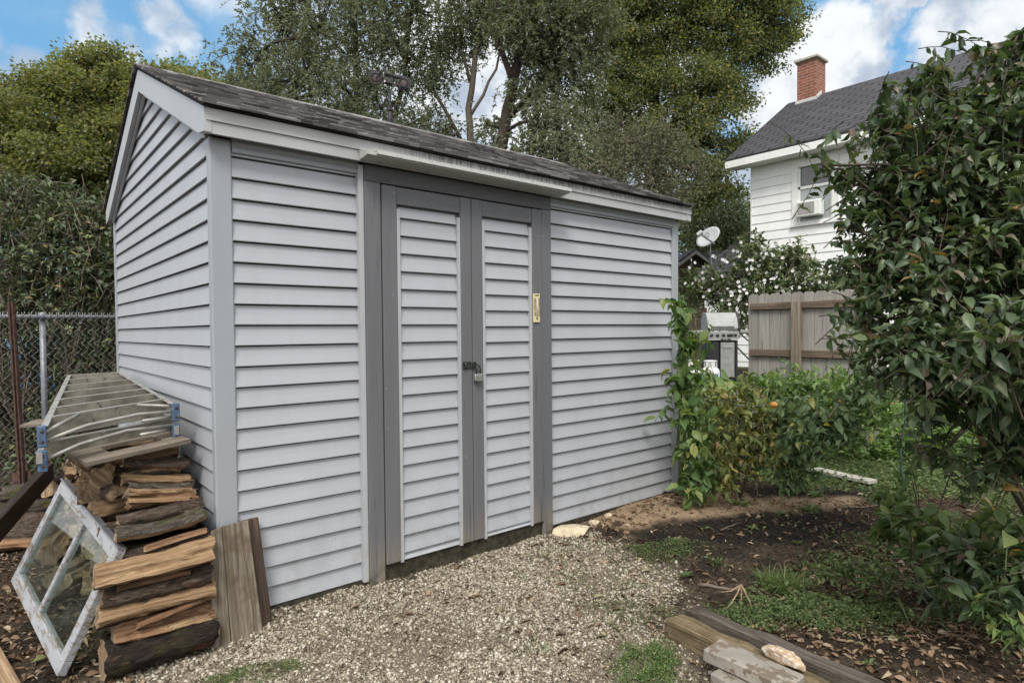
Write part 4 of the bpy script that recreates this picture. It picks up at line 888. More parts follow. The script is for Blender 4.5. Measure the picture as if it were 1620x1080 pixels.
# ------------------------------------------------------------------ ground objects on the right
tie = lambda a, b, w, h, mat, lab: chunk('landscape_timber', lab, 'timber', (np.array(a)+np.array(b))/2, np.array(b)-np.array(a), (float(np.linalg.norm(np.array(b)-np.array(a))), w, h), mat, bevel=.006, rough=.005)
tie((1.615, -1.44, -.022), (1.562, -2.16, -.027), .105, .115, M_TIE, 'mossy tan landscape timber beside the stacked concrete pavers')
tie((1.80, -1.42, -.03), (1.745, -2.75, -.03), .075, .09, M_TIED, 'dark grey split landscape timber along the edge of the soil bed')
def paver(lab, c, d, size): 
    o = chunk('concrete_paver', lab, 'paver', c, d, size, M_CONC, bevel=.006, rough=.0012); return o
paver('stained concrete paver stacked on top of another beside the timber', (1.425, -1.935, .062), (-.03, -1, 0), (.36, .125, .055))
paver('plain concrete paver at the bottom of the stack, lower left corner showing', (1.375, -2.03, .004), (-.10, -1, 0), (.42, .15, .055))
def rock(name, lab, c, d, size, mat, seed, n=3):
    import bmesh
    bm = bmesh.new(); bmesh.ops.create_icosphere(bm, subdivisions=n, radius=1.0); rs = np.random.RandomState(seed); pl_ = [(unit(rs.randn(3)), rs.uniform(.55, .85)) for _ in range(14)]
    for v in bm.verts:
        p = np.array(v.co)
        for nn, dd in pl_:
            q = p@nn
            if q > dd: p = p-nn*(q-dd)
        v.co = p*np.array(size)/2*1.25+rs.randn(3)*.0012
    me = bpy.data.meshes.new(name); bm.to_mesh(me); bm.free(); me.materials.append(mat)
    return tag(link(name, me, None, frame(c, d, (0, 0, 1))), lab, 'stone')
rock('stone', 'orange and white broken stone lying on the mossy timber', (1.60, -1.985, .055), (-.1, -1, -.02), (.17, .075, .055), M_STONEO, 5)
p = pl(905, 840, 2, -.02); rock('stone', 'flat tan limestone slab on the gravel by the right door post', p+(0.03, .03, -.015), (.8, -.6, 0), (.27, .17, .065), M_STONE, 8)
for i, (px, py, s, lab) in enumerate([(940, 826, .09, 'small grey rubble stone beside the tan slab under the right siding'), (962, 815, .07, 'round grey pebble stone in the debris along the right siding'), (978, 829, .08, 'brown clod like stone right of the rubble at the siding foot')]):
    p = pl(px, py, 2, -.02); rock('stone', lab, p, (1, .3, 0), (s, s*.8, s*.55), M_STONE if i != 2 else M_BARK, 20+i, 2)
chunk('wood_strip', 'dark rotten wood strip half buried at the corner of the shed', 'board', pl(1070, 805, 2, .0), (.75, .30, .05), (.50, .10, .03), M_TIED, rough=.004)
chunk('edging_plank', 'white edging plank lying in the grass behind the bean plants', 'plank', pl(1312, 747, 2, .01), pl(1355, 757, 2, -.03)-pl(1268, 738, 2, -.03), (.85, .12, .03), M_PLANK)
def sticks(name, lab, cat, segs, mat, r=.004):
    q = MB()
    for a, b in segs: q.tube(curve(a, b, .02, 5, .05), [r*(1-.10*i) for i in range(6)], 5)
    return tag(q.build(name, mat), lab, cat)
g0 = pl(1172, 925, 2, .05)
sticks('dry_stalk', 'dead plant stalk collapsed into a tripod over the creeping weeds', 'dead plant', [(g0, pl(1150, 962, 2, -.03)), (g0, pl(1172, 952, 2, -.03)), (g0, pl(1183, 948, 2, -.03)), (g0+(0, 0, .005), pl(1188, 957, 2, -.03)), (g0, pl(1135, 935, 2, -.02))], M_DRYSTALK, .005)
sticks('stick', 'grey broken branch lying on the soil behind the dead stalk', 'stick', [(pl(1105, 925, 2, -.01), pl(1180, 935, 2, .0))], M_TWIG, .012)
sticks('stick', 'thin pale stick lying across the black soil', 'stick', [(pl(1140, 838, 2, -.01), pl(1172, 826, 2, -.01))], M_TWIG, .006)
sticks('stick', 'curled dry stem lying right of the sandy mound', 'stick', [(pl(1335, 800, 2, -.0), pl(1400, 795, 2, .01))], M_DRYSTALK, .004)
sticks('garden_stake', 'thin dark green garden stake standing in the lawn before the shrub', 'stake', [(pl(1434, 790, 2, -.08), np.append(pl(1434, 790, 2, -.08)[:2], 1.0))], M_STAKE, .013)

# ------------------------------------------------------------------ plants
def ids(n, e=1.0): return rng.rand(n)**e
def twiggy(name, label, cat, base, lobes, ntw, per, Ll, Wl, lmat, smat, group=None, twl=(.18, .4), stem_r=.012, droop=.35, nst=None, tmpl=T_LEAF, up=.2, twr=.0028, via=None):
    """stems from the base into lobes (centre, radii), twigs off the stems, leaves along the twigs"""
    th = thing(name, label, cat, base, group); base = np.array(base, float); st = MB(); P = []; A = []; Nn = []
    w = np.array([r[0]*r[1]*r[2] for c, r in lobes])**.67; w = w/w.sum()
    for (c, r), ww in zip(lobes, w):
        c = np.array(c); r = np.array(r); n = max(3, int(round(ntw*ww)))
        b0 = base+rng.randn(3)*(.03, .03, 0)
        if via is not None and rng.rand() < .9:
            hub = np.array(via)+rng.randn(3)*(.10, .10, .25); hub[2] = min(hub[2], c[2]+.1); stem = curve(b0, hub, .02, 3, .05)+curve(hub, c, .04, 3, .05)[1:]
        else: stem = curve(b0, c, .03, 6, .06)
        st.tube(stem, np.linspace(stem_r, stem_r*.45, 7), 6)
        for j in range(max(1, n//18)):
            e = c+inball(1)[0]*r*.9; st.tube(curve(stem[random.choice((3, 4, 5))], e, .08, 5, .05), np.linspace(stem_r*.55, twr*1.2, 6), 5)
        for j in range(n):
            e = c+inball(1, 3.2)[0]*r; o = e-c; o = o/(np.linalg.norm(o)+1e-6)
            d = unit(o*.8+rng.randn(3)*.45+np.array([0, 0, up])); L = random.uniform(*twl); s = e-d*L
            tw = curve(s, e, .10, 5, .06); st.tube(tw, np.linspace(twr, twr*.35, 6), 4, cap=False)
            m_ = max(2, int(per*random.uniform(.7, 1.3)))
            for k in range(m_):
                t = .15+.85*(k+random.random()*.5)/m_; f = t*5; i = min(int(f), 4); p = tw[i]+(tw[i+1]-tw[i])*(f-i)
                sd_v = unit(np.cross(d, rng.randn(3)))
                a = unit(d*random.uniform(.2, .9)+sd_v*.9+np.array([0, 0, -droop])*random.uniform(.3, 1.6)); P.append(p); A.append(a); Nn.append(np.array([0, 0, 1])+rng.randn(3)*.45+o*.25)
    n = len(P); L = Ll[0]+(Ll[1]-Ll[0])*rng.rand(n)
    st.build('stems', smat, th, fix=False); leaves('leaves', P, A, Nn, L, L*Wl, ids(n), lmat, tmpl, th)
    return th
def lob(px, py, t, rp, sq=(1, 1, 1)):
    r = rp*t/F; return (at(px, py, t), (r*sq[0], r*sq[1], r*sq[2]))

# big shrub at the right
twiggy('shrub', 'large dark green broad leaved shrub filling the right edge of the yard', 'shrub', (3.15, -2.75, -.05),
       [lob(1570, 420, 2.9, 150), lob(1490, 470, 2.8, 110), lob(1450, 330, 3.0, 95), lob(1535, 265, 2.95, 110), lob(1605, 185, 2.9, 95), lob(1395, 285, 3.05, 55), lob(1420, 210, 3.0, 40), lob(1345, 275, 3.05, 22),
        lob(1400, 410, 2.95, 65), lob(1440, 555, 2.7, 75), lob(1510, 580, 2.5, 80), lob(1600, 620, 2.25, 72), lob(1560, 730, 2.35, 34), lob(1680, 420, 2.7, 180), lob(1660, 640, 2.3, 85), lob(1370, 500, 2.9, 30), lob(1500, 180, 3.0, 45), lob(1620, 90, 2.95, 45), lob(1615, 50, 2.95, 16), lob(1560, 95, 3.0, 22), lob(1480, 120, 3.05, 22), lob(1435, 140, 3.05, 16), lob(1300, 262, 3.1, 15), lob(1345, 350, 3.0, 22), lob(1365, 430, 2.95, 26), lob(1390, 190, 3.1, 22), lob(1470, 650, 2.5, 30), lob(1600, 540, 2.0, 90), lob(1625, 720, 2.5, 48), lob(1490, 720, 2.6, 18)],
       1750, 12, (.038, .082), .52, L_SHRUB, M_SHST, None, (.16, .36), .013, .5, up=.35, twr=.0026, via=at(1570, 430, 2.85))

# climbing vine on the shed corner
vb = pl(1085, 790, 2, -.05)
twiggy('climbing_vine', 'leafy green vine climbing the right front corner of the shed', 'vine', vb,
       [lob(1078, 490, 4.95, 22), lob(1090, 545, 4.9, 30), lob(1088, 600, 4.85, 32), lob(1092, 660, 4.8, 34), lob(1095, 720, 4.75, 36), lob(1068, 520, 4.9, 12), lob(1098, 770, 4.7, 32)], 80, 7, (.06, .12), .60, L_VINE, M_STEMG, None, (.12, .30), .010, .6, up=.0)
# yellowing tomato in a wire cage
tb_ = pl(1165, 795, 2, -.05)
twiggy('tomato_plant', 'yellowing tomato plant sprawling in a wire cage by the vine', 'tomato plant', tb_,
       [lob(1140, 635, 5.0, 36), lob(1180, 650, 4.95, 50), lob(1150, 700, 4.85, 55), lob(1200, 720, 4.8, 45), lob(1140, 755, 4.75, 35), lob(1225, 680, 4.9, 40), lob(1175, 618, 5.05, 22)], 165, 9, (.04, .085), .5, L_YELLOW, M_STEM, None, (.18, .42), .010, .6, up=.0)
cg = thing('tomato_cage', 'galvanised wire tomato cage around the yellowing plant', 'plant cage', tb_); q = MB()
for zz, rr in ((.35, .17), (.6, .20), (.85, .23)): q.tube([tb_+np.array([rr*math.cos(a), rr*math.sin(a), zz+.03*math.sin(a)]) for a in np.linspace(0, 2*math.pi, 25)], .0035, 5, cap=False)
q.build('hoops', M_GALV, cg); q = MB()
for a in (.6, 2.2, 3.7, 5.2): q.tube([tb_+np.array([.12*math.cos(a), .12*math.sin(a), 0]), tb_+np.array([.24*math.cos(a), .24*math.sin(a), .95])], .0035, 5)
q.build('wire_legs', M_GALV, cg)
# dark pinnate plant and its neighbours
twiggy('garden_plant', 'dark green drooping leaved plant leaning right of the yellowing tomato', 'plant', pl(1240, 775, 2, -.05),
       [lob(1290, 672, 4.7, 45), lob(1335, 660, 4.6, 38), lob(1270, 700, 4.65, 45), lob(1375, 615, 4.5, 40), lob(1250, 745, 4.7, 35), lob(1240, 660, 4.9, 32), lob(1345, 690, 4.5, 25)], 165, 9, (.05, .10), .52, L_PINN, M_STEMG, None, (.18, .42), .010, .75, up=-.05)
twiggy('garden_plant', 'bright green bushy plant below the wooden fence panel', 'plant', at(1260, 700, 6.3)*(1, 1, 0)+(0, 0, -.05),
       [lob(1220, 622, 6.3, 38), lob(1270, 614, 6.3, 36), lob(1310, 622, 6.0, 36), lob(1240, 665, 6.0, 40), lob(1350, 640, 6.0, 36), lob(1200, 605, 6.6, 20), lob(1258, 590, 6.5, 15), lob(1330, 600, 6.2, 14), lob(1225, 596, 6.5, 12), lob(1385, 650, 5.8, 35)], 240, 10, (.045, .10), .48, L_BRIGHT, M_STEMG, None, (.18, .40), .010, .4)
for px, py, t_, r_, lab in [(1224, 640, 4.62, .029, 'orange tomato hanging in the bright green leaves'), (1330, 634, 4.45, .015, 'orange yellow tomato half hidden right of the bright bush')]:
    c = at(px, py, t_); q = MB(); q.lathe(c-(0, 0, r_*.85), [(r_*math.sin(a)*(1+.04), r_*.85-r_*.85*math.cos(a)) for a in np.linspace(.05, 3.0, 10)], 18)
    q = q.build('tomato', M_TOMATO); tag(q, lab, 'tomato'); s_ = MB()
    for k in range(5): a = k*1.257; s_.bar(c+(0, 0, r_*.84), c+np.array([math.cos(a)*r_*.7, math.sin(a)*r_*.7, r_*.72]), .006, .002)
    s_.build('calyx', M_STEMG, q)
# squash with big leaves
sq = thing('squash_plant', 'squash plant with broad pale green leaves beyond the vine', 'plant', at(1135, 600, 6.4)*(1, 1, 0)); n = 11
P = np.array([at(random.uniform(1112, 1160), random.uniform(598, 630), random.uniform(6.0, 6.6)) for _ in range(n)]); A = np.column_stack([rng.randn(n), rng.randn(n), rng.randn(n)*.3-.1]); Nn = np.column_stack([rng.randn(n)*.4-.3, rng.randn(n)*.4-.4, np.ones(n)])
L = .22+.12*rng.rand(n); leaves('leaves', P, A, Nn, L, L*.95, ids(n), L_BRIGHT, T_LEAF, sq); q = MB()
for p in P[:10]: q.tube(curve(np.append(p[:2]+rng.randn(2)*.1, -.05), p, .05, 4, .04), .007, 5)
q.build('stems', M_STEMG, sq)
# strawberry like low bed and lawn growth: uncountable
def carpet(name, label, fn, n, L, Wd, mat, zr, box, tmpl=T_LEAF, upr=.3, cat='ground cover'):
    px = rng.uniform(box[0], box[1], n); py = rng.uniform(box[2], box[3], n); k = (rng.rand(n) < fn(px, py)) & inview(px, py); px, py = px[k], py[k]; n = len(px)
    th = rng.rand(n)*6.28; A = np.column_stack([np.cos(th), np.sin(th), rng.randn(n)*.3+upr]); Nn = np.column_stack([rng.randn(n)*.4, rng.randn(n)*.4, np.ones(n)]); l = L[0]+(L[1]-L[0])*rng.rand(n)
    o = leaves(name, np.column_stack([px, py, hgt(px, py)+zr[0]+(zr[1]-zr[0])*rng.rand(n)**1.5]), A, Nn, l, l*Wd, ids(n), mat, tmpl); return tag(o, label, cat, None, 'stuff')
carpet('lawn_plants', 'low green lawn weeds and clover behind the garden bed', lambda x, y: f_lawn(x, y)*sstep(fbm(x*2.2, y*2.2, 81), .30, .55), 70000, (.02, .05), .6, L_WEED, (0, .06), (4.2, 10.5, -4, 4.0))
carpet('strawberry_bed', 'dense strawberry like leaf bed beyond the lawn strip', lambda x, y: sstep(ell(x, y, 7.0, -.55, 1.1, .8, -.6)+(fbm(x*3, y*3, 83)-.5)*.6, 1.1, .8), 9000, (.05, .10), .75, L_BRIGHT, (.05, .40), (5.4, 8.6, -2, 1.2))
px = rng.uniform(6.2, 7.6, 26); py = -.55-(px-7.0)*.68+rng.randn(26)*.2
q = MB()
for a, b in zip(px, py): q.lathe((a, b, hgt(a, b)+random.uniform(.15, .42)), [(.003, 0), (.014, .006), (.017, .016), (.008, .027), (.001, .03)], 8)
tag(q.build('red_berries', M_RED), 'scattered small red berries in the strawberry like bed', 'berries', None, 'stuff')

carpet('bed_weeds', 'small mixed weeds sprouting over the soil bed', lambda x, y: (1-f_gravel(x, y))*sstep(fbm(x*3.1, y*3.1, 91), .50, .66)*(1-.85*f_black(x, y))*(1-.8*f_sand(x, y)), 22000, (.012, .038), .55, L_WEED, (0, .05), (1.7, 5.4, -2.7, -.5))
carpet('gravel_weeds', 'tiny weeds growing thinly through the gravel', lambda x, y: f_gravel(x, y)*sstep(fbm(x*3.3, y*3.3, 95), .56, .70)*sstep(x-.5*y, .9, 2.2), 9000, (.006, .018), .5, L_VINE, (0, .015), (-.3, 2.4, -2.0, -.2))
# creeping ground cover mats
def mat_patch(name, label, cx, cy, a, b, th, n, mat, L=(.006, .014), h=.05, seed=5):
    m_ = 900; P = []; q = MB()
    def dens(x, y): return sstep(ell(x, y, cx, cy, a, b, th)+(fbm(x*6, y*6, seed)-.5)*1.3, 1.25, .55)
    o = thing(name, label, 'ground cover', (cx, cy, float(hgt(cx, cy))))
    px = rng.normal(0, 1, n*3); py = rng.normal(0, 1, n*3); c, s = math.cos(th), math.sin(th)
    x = cx+(px*c*a-py*s*b)*.75; y = cy+(px*s*a+py*c*b)*.75; k = rng.rand(n*3) < dens(x, y)*(.25+.75*sstep(fbm(x*14, y*14, seed+3), .38, .6)); x, y = x[k][:n], y[k][:n]; n = len(x)
    hh = h*(.35+.65*fbm(x*7, y*7, seed+7))*dens(x, y)
    t = rng.rand(n)*6.28; A = np.column_stack([np.cos(t), np.sin(t), rng.rand(n)*.9]); Nn = np.column_stack([rng.randn(n)*.5, rng.randn(n)*.5, np.ones(n)]); l = L[0]+(L[1]-L[0])*rng.rand(n)
    leaves('foliage', np.column_stack([x, y, hgt(x, y)+hh*rng.rand(n)**.6]), A, Nn, l, l*.6, ids(n), mat, T_DIA, o)
    for i in range(60):
        j = rng.randint(n); e = np.array([x[j], y[j], float(hgt(x[j], y[j]))+.01]); s0 = np.array([cx, cy, float(hgt(cx, cy))+.01])*.4+e*.6; q.tube(curve(s0, e, .03, 4, .1), .0016, 4)
    q.build('runners', M_STEM, o)
p = pl(1042, 872, 2, -.05); mat_patch('creeping_weed', 'creeping weed mat at the edge of the gravel near the black soil', p[0], p[1], .30, .18, -.5, 3600, L_WEED, seed=5)
p = pl(1280, 965, 2, -.03); mat_patch('creeping_weed', 'largest creeping green weed mat sprawling behind the dark timber', p[0], p[1], .42, .23, -.75, 8000, L_WEED, (.008, .018), .06, seed=15)
p = pl(1030, 1060, 2, -.05); mat_patch('creeping_weed', 'yellow green weed mat in the gravel left of the concrete pavers', p[0], p[1], .27, .15, .6, 5200, L_VINE, (.006, .012), .04, seed=25)
p = pl(385, 1066, 2, -.05); mat_patch('creeping_weed', 'small weed mat in the gravel in front of the leaning planks', p[0], p[1], .24, .08, -.3, 1900, L_VINE, (.005, .010), .02, seed=35)
p = pl(1000, 965, 2, -.05); mat_patch('creeping_weed', 'thin sparse weed mat over gravel left of the timber ends', p[0], p[1], .28, .16, -.9, 900, L_WEED, (.006, .012), .02, seed=45)
p = pl(1140, 975, 2, -.05); mat_patch('creeping_weed', 'weedy mat around the ends of the two timbers', p[0], p[1], .2, .10, -.4, 1300, L_WEED, (.006, .014), .03, seed=55)
def tuft(name, label, px, py, n, L, w, mat, spread=.05, up=1.4, cat='grass'):
    p = pl(px, py, 2, -.045); p[2] = float(hgt(p[0], p[1])); P = p+np.column_stack([rng.randn(n)*spread, rng.randn(n)*spread, np.zeros(n)]); t = rng.rand(n)*6.28
    A = np.column_stack([np.cos(t), np.sin(t), up*(.5+rng.rand(n))]); Nn = np.column_stack([-np.cos(t), -np.sin(t), np.full(n, .6)]); l = L[0]+(L[1]-L[0])*rng.rand(n)
    o = leaves(name, P, A, Nn, l, w, ids(n), mat, T_BLADE); return tag(o, label, cat)
tuft('grass_tuft', 'bright green grass tuft on the soil behind the dead stalk', 1238, 925, 260, (.07, .17), .005, L_GRASS, .055, 1.2)
tuft('grass_tuft', 'tiny grass sprig at the edge of the black soil', 1133, 888, 26, (.04, .09), .004, L_GRASS, .02)
tuft('strap_leaf_plant', 'clump of arching strap leaves at the right edge of the mulch', 1478, 965, 46, (.18, .34), .016, L_SHRUB, .09, 1.0, 'plant')
tuft('grass_tuft', 'small grass tuft in the gravel right of centre', 855, 1022, 40, (.02, .05), .003, L_GRASS, .03)
tuft('dry_grass_clump', 'pale dry grass lying at the foot of the strap leaves', 1500, 985, 220, (.06, .16), .004, L_DRY, .13, .18, 'dry grass')
tuft('dry_grass_clump', 'dry straw caught at the near end of the mossy timber', 1068, 1000, 70, (.05, .11), .003, L_DRY, .05, .3, 'dry grass')
def seedling(label, px, py, n, L, mat=L_WEED):
    p = pl(px, py, 2, -.03); p[2] = float(hgt(p[0], p[1])); t = np.arange(n)*2.4+rng.rand(n)*.6
    A = np.column_stack([np.cos(t), np.sin(t), .25+rng.rand(n)*.7]); Nn = np.column_stack([-np.cos(t)*.5, -np.sin(t)*.5, np.ones(n)]); l = L*(.6+.6*rng.rand(n))
    tag(leaves('weed', np.tile(p, (n, 1))+np.column_stack([np.cos(t), np.sin(t), np.ones(n)])*.006, A, Nn, l, l*.42, ids(n), mat, T_LEAF), label, 'weed')
for px, py, n, L, lab in [(1170, 806, 12, .085, 'rosette weed with pale leaves on the sandy mound below the vine'), (1282, 812, 9, .11, 'long leaved weed at the right end of the sandy mound'), (1290, 788, 9, .08, 'leafy weed at the foot of the dark garden plant'),
                          (1238, 818, 7, .05, 'small weed between the two larger weeds on the sand'), (1192, 838, 8, .05, 'small weed at the edge of sand and black soil'), (1117, 838, 6, .04, 'tiny weed on the left of the sandy mound'), (1262, 861, 8, .04, 'tiny weed in the middle of the black soil'),
                          (1310, 852, 6, .035, 'tiny weed right of the middle in the black soil'), (1085, 905, 10, .05, 'pale rosette weed beside the creeping mat at the gravel edge'), (1375, 1045, 7, .04, 'tiny weed on the mulch beside the dark timber'), (1395, 842, 9, .07, 'leafy weed near the foot of the green stake'), (1165, 955, 10, .035, 'pale weed under the dead stalk')]:
    seedling(lab, px, py, n, L)
# tall weeds below the shrub, right
twiggy('weed_plant', 'tall broad leaved weed with dark stems below the shrub, leftmost of the tall weeds', 'weed', pl(1470, 905, 2, -.04), [lob(1435, 830, 3.35, 40), lob(1470, 860, 3.2, 45), lob(1400, 850, 3.4, 30), lob(1405, 790, 3.5, 22), lob(1440, 750, 3.5, 18), lob(1500, 830, 3.2, 30)], 46, 6, (.06, .11), .5, L_WEED, M_STEM, None, (.12, .22), .006, .15, up=.0)
twiggy('weed_plant', 'dense dark leafy weed under the shrub right of the strap leaves', 'weed', pl(1580, 985, 2, -.04), [lob(1560, 900, 2.75, 55), lob(1610, 910, 2.6, 60), lob(1520, 880, 2.9, 40), lob(1595, 960, 2.5, 45), lob(1540, 940, 2.7, 30)], 85, 6, (.05, .105), .55, L_SHRUB, M_STEM, None, (.10, .2), .006, .35, up=.1)
twiggy('weed_plant', 'broad leaved dark weed at the far right edge under the shrub branches', 'weed', pl(1640, 930, 2, -.04), [lob(1600, 840, 2.8, 50), lob(1640, 880, 2.7, 60), lob(1540, 850, 3.0, 35), lob(1500, 900, 3.0, 35)], 60, 6, (.05, .10), .52, L_WEED, M_STEM, None, (.12, .24), .006, .3, up=.1)
tuft('dry_grass_clump', 'long dry straw spread on the bare ground under the shrub', 1530, 860, 260, (.08, .22), .004, L_DRY, .28, .12, 'dry grass')
twiggy('weed_plant', 'pale green sprawling weed at the edge of the mulch in the lower right corner', 'weed', pl(1560, 1000, 2, -.04), [lob(1555, 960, 2.55, 22), lob(1590, 985, 2.45, 22), lob(1610, 1000, 2.4, 20)], 16, 7, (.035, .06), .55, L_VINE, M_STEMG, None, (.08, .14), .004, .1)
twiggy('weed_plant', 'low sparse weed patch left of the tall weeds on the bare soil', 'weed', pl(1370, 925, 2, -.04), [lob(1370, 905, 3.2, 35), lob(1330, 900, 3.3, 28), lob(1410, 910, 3.1, 30), lob(1300, 905, 3.3, 22)], 60, 6, (.02, .045), .55, L_WEED, M_STEM, None, (.07, .13), .003, .1)
q = np.array([at(1603, 852, 2.55), at(1612, 862, 2.5)]); bl_ = thing('hosta_leaf', 'single bright green broad leaf at the right edge below the shrub', 'leaf', q[0])
leaves('leaf', [q[0]+(.06, .03, 0)], [(-.8, -.2, .02)], [(.1, -.5, .8)], [.13], [.075], [.95], L_BRIGHT, T_LEAF, bl_)
s_ = MB(); s_.tube(curve(np.append(q[0][:2]+(.07, .03), -.05), q[0]+(.06, .03, 0), .05, 4, .03), .003, 5); s_.build('leaf_stalk', M_STEMG, bl_)

# ------------------------------------------------------------------ privacy fence panel, house and yard beyond
ga = at(1184, 465, 8.0); gb = at(1330, 459, 7.1); gd = unit((gb-ga)*(1, 1, 0)); gn = np.cross(gd, (0, 0, 1)); gn = gn if gn@(CAM-ga) > 0 else -gn
gp = thing('fence_panel', 'taupe dog eared wooden privacy fence panel with two brown rails', 'fence', (ga[0], ga[1], 0)); gtop = 1.815; Lg = 1.45; bw = .142
pk = 0; s0 = 0.0
while s0 < Lg:
    pc = MB(); poly = [(0, -.05), (bw-.004, -.05), (bw-.004, gtop-.03), (bw-.035, gtop), (.03, gtop), (0, gtop-.03)]
    pc.prism(poly, 1, -.008, .008); o = pc.build('picket', M_FENCEW, gp, frame((ga[0]+gd[0]*s0-gn[0]*.012, ga[1]+gd[1]*s0-gn[1]*.012, 0), gd, (0, 0, 1)) ); s0 += bw
def gbox(nm, s0, s1, z0, z1, d0, d1, mat):
    q = MB(); c = np.array([ga[0], ga[1], 0])+gd*(s0+s1)/2+gn*(d0+d1)/2; q.box(-(s1-s0)/2, (s1-s0)/2, -(d1-d0)/2, (d1-d0)/2, -(z1-z0)/2, (z1-z0)/2); q.build(nm, mat, gp, frame(c+(0, 0, (z0+z1)/2), gd, (0, 0, 1)), .004)
sP = .66
gbox('rail', .04, sP-.052, 1.615, 1.70, .0, .038, M_FENCER); gbox('rail', sP+.052, Lg, 1.615, 1.70, .0, .038, M_FENCER); gbox('rail', .04, sP-.052, 1.03, 1.115, .0, .038, M_FENCER); gbox('rail', sP+.052, Lg, 1.03, 1.115, .0, .038, M_FENCER)
gbox('post', sP-.05, sP+.05, -.1, 1.70, .0, .09, M_FENCEP)

HX = 13.385; HY = 4.63
house = thing('house', 'white clapboard two storey house with dark shingled roof and brick chimney', 'house', (HX, -1, 0))
q = MB(); zz = .15; cw = .208
def clap(q, y0, y1, z0, z1, xo):
    z = z0
    while z < z1-.02:
        zt = min(z+cw, z1); q.prism([(0, z), (.012, zt), (.03, zt), (.03, z)], 1, y0, y1) if False else q.add([(xo-.016, y0, z), (xo-.016, y1, z), (xo, y1, zt), (xo, y0, zt), (xo+.02, y0, z), (xo+.02, y1, z), (xo+.02, y1, zt), (xo+.02, y0, zt)], [(0, 1, 2, 3), (4, 7, 6, 5), (0, 4, 5, 1), (3, 2, 6, 7), (0, 3, 7, 4), (1, 5, 6, 2)]); z += cw
WY0, WY1, WZ0, WZ1 = 2.62, 3.64, 3.74, 5.16
clap(q, WY1, HY, .15, 5.26, HX); clap(q, -12, WY0, .15, 5.26, HX); clap(q, WY0, WY1, .15, WZ0, HX); clap(q, WY0, WY1, WZ1, 5.26, HX)
q.box(HX+.02, HX+5.6, HY-.05, HY-.005, .0, 5.26); q.box(HX+.02, HX+.06, -12, HY-.06, 0, .149); q.build('wall', M_HWHITE, house)
q = MB(); q.box(HX-.02, HX+.05, HY-.0, HY+.03, .1, 5.26); q.build('corner_board', M_HTRIM, house)
RXr, RZr = 16.1, 7.47; EX, EZh = 12.95, 5.42; hs = (RZr-EZh)/(RXr-EX); YR = 5.08
q = MB(); q.prism([(EX, EZh), (RXr, RZr), (RXr+3.15, EZh), (RXr+3.15, EZh+.06), (RXr, RZr+.07), (EX, EZh+.06)], 1, -12.4, YR); rf = q.build('roof', M_HROOF, house)
q = MB(); q.box(EX-.012, EX+.02, -12.38, YR+.01, EZh-.165, EZh-.005); q.box(EX+.021, HX-.02, -12.38, YR-.02, EZh-.16, EZh-.13); q.build('eave_trim', M_HTRIM, house)
q = MB(); q.prism([(EX+.03, EZh-.16), (EX+.03, EZh-.01), (RXr, RZr-.01), (RXr+3.1, EZh-.01), (RXr+3.1, EZh-.16), (RXr, RZr-.17)], 1, YR-.045, YR-.018); q.build('rake_trim', M_HTRIM, house)
q = MB(); q.prism([(HX+.02, 5.261), (HX+5.4, 5.261), (RXr, RZr-.08)], 1, HY-.05, HY-.005); q.build('gable_wall', M_HWHITE, house)
ch = MB(); ch.box(RXr-.27, RXr+.27, 4.20, 4.70, RZr-.35, 8.42); ch = ch.build('chimney', M_BRICK, rf)
q = MB(); q.box(RXr-.33, RXr+.33, 4.14, 4.76, 8.42, 8.50); q.build('chimney_cap', M_CAP, ch, bevel=.02)
q = MB(); q.prism([(RXr-.30, RZr-.20), (RXr-.30, RZr-.05), (RXr, RZr+.16), (RXr, RZr+.02)], 1, 4.17, 4.199); q.box(RXr-.31, RXr-.272, 4.17, 4.73, RZr-.22, RZr-.05); q.build('flashing', M_MORTAR, ch)
wf = MB(); f = .13
for (a, b, c, d) in [(WY0, WY0+f, WZ0, WZ1), (WY1-f, WY1, WZ0, WZ1), (WY0+f, WY1-f, WZ1-f, WZ1), (WY0+f, WY1-f, WZ0, WZ0+.05)]: wf.box(HX-.04, HX+.03, a, b, c, d)
wf = wf.build('window', M_HTRIM, house)
q = MB(); q.box(HX-.07, HX+.03, WY0-.03, WY1+.03, WZ0-.05, WZ0-.001); q.build('sill', M_HTRIM, wf)
q = MB(); ym = (WZ0+WZ1)/2+.08; q.box(HX+.0, HX+.028, WY0+f, WY1-f, ym, ym+.06); q.box(HX+.0, HX+.028, WY0+f, WY0+f+.045, WZ0+.05, WZ1-f); q.box(HX+.0, HX+.028, WY1-f-.045, WY1-f, WZ0+.05, WZ1-f); q.build('sash', M_HTRIM, wf)
q = MB(); q.box(HX+.032, HX+.04, WY0+f, WY1-f, ym+.03, WZ1-f); q.build('pane', M_PANE, wf); q = MB(); q.box(HX+.034, HX+.042, WY0+f, WY1-f, WZ0+.05, ym+.03); q.build('pane', M_CURTAIN, wf)
ac = thing('air_conditioner', 'white window air conditioner sticking out of the house window', 'air conditioner', (HX-.2, 3.18, WZ0+.06))
q = MB(); q.box(HX-.20, HX+.0, 2.93, 3.46, WZ0+.14, WZ0+.48); q.build('casing', M_HTRIM, ac, bevel=.015); q = MB(); q.box(HX-.206, HX-.201, 3.06, 3.43, WZ0+.18, WZ0+.44); q.build('grille', M_ACG, ac)
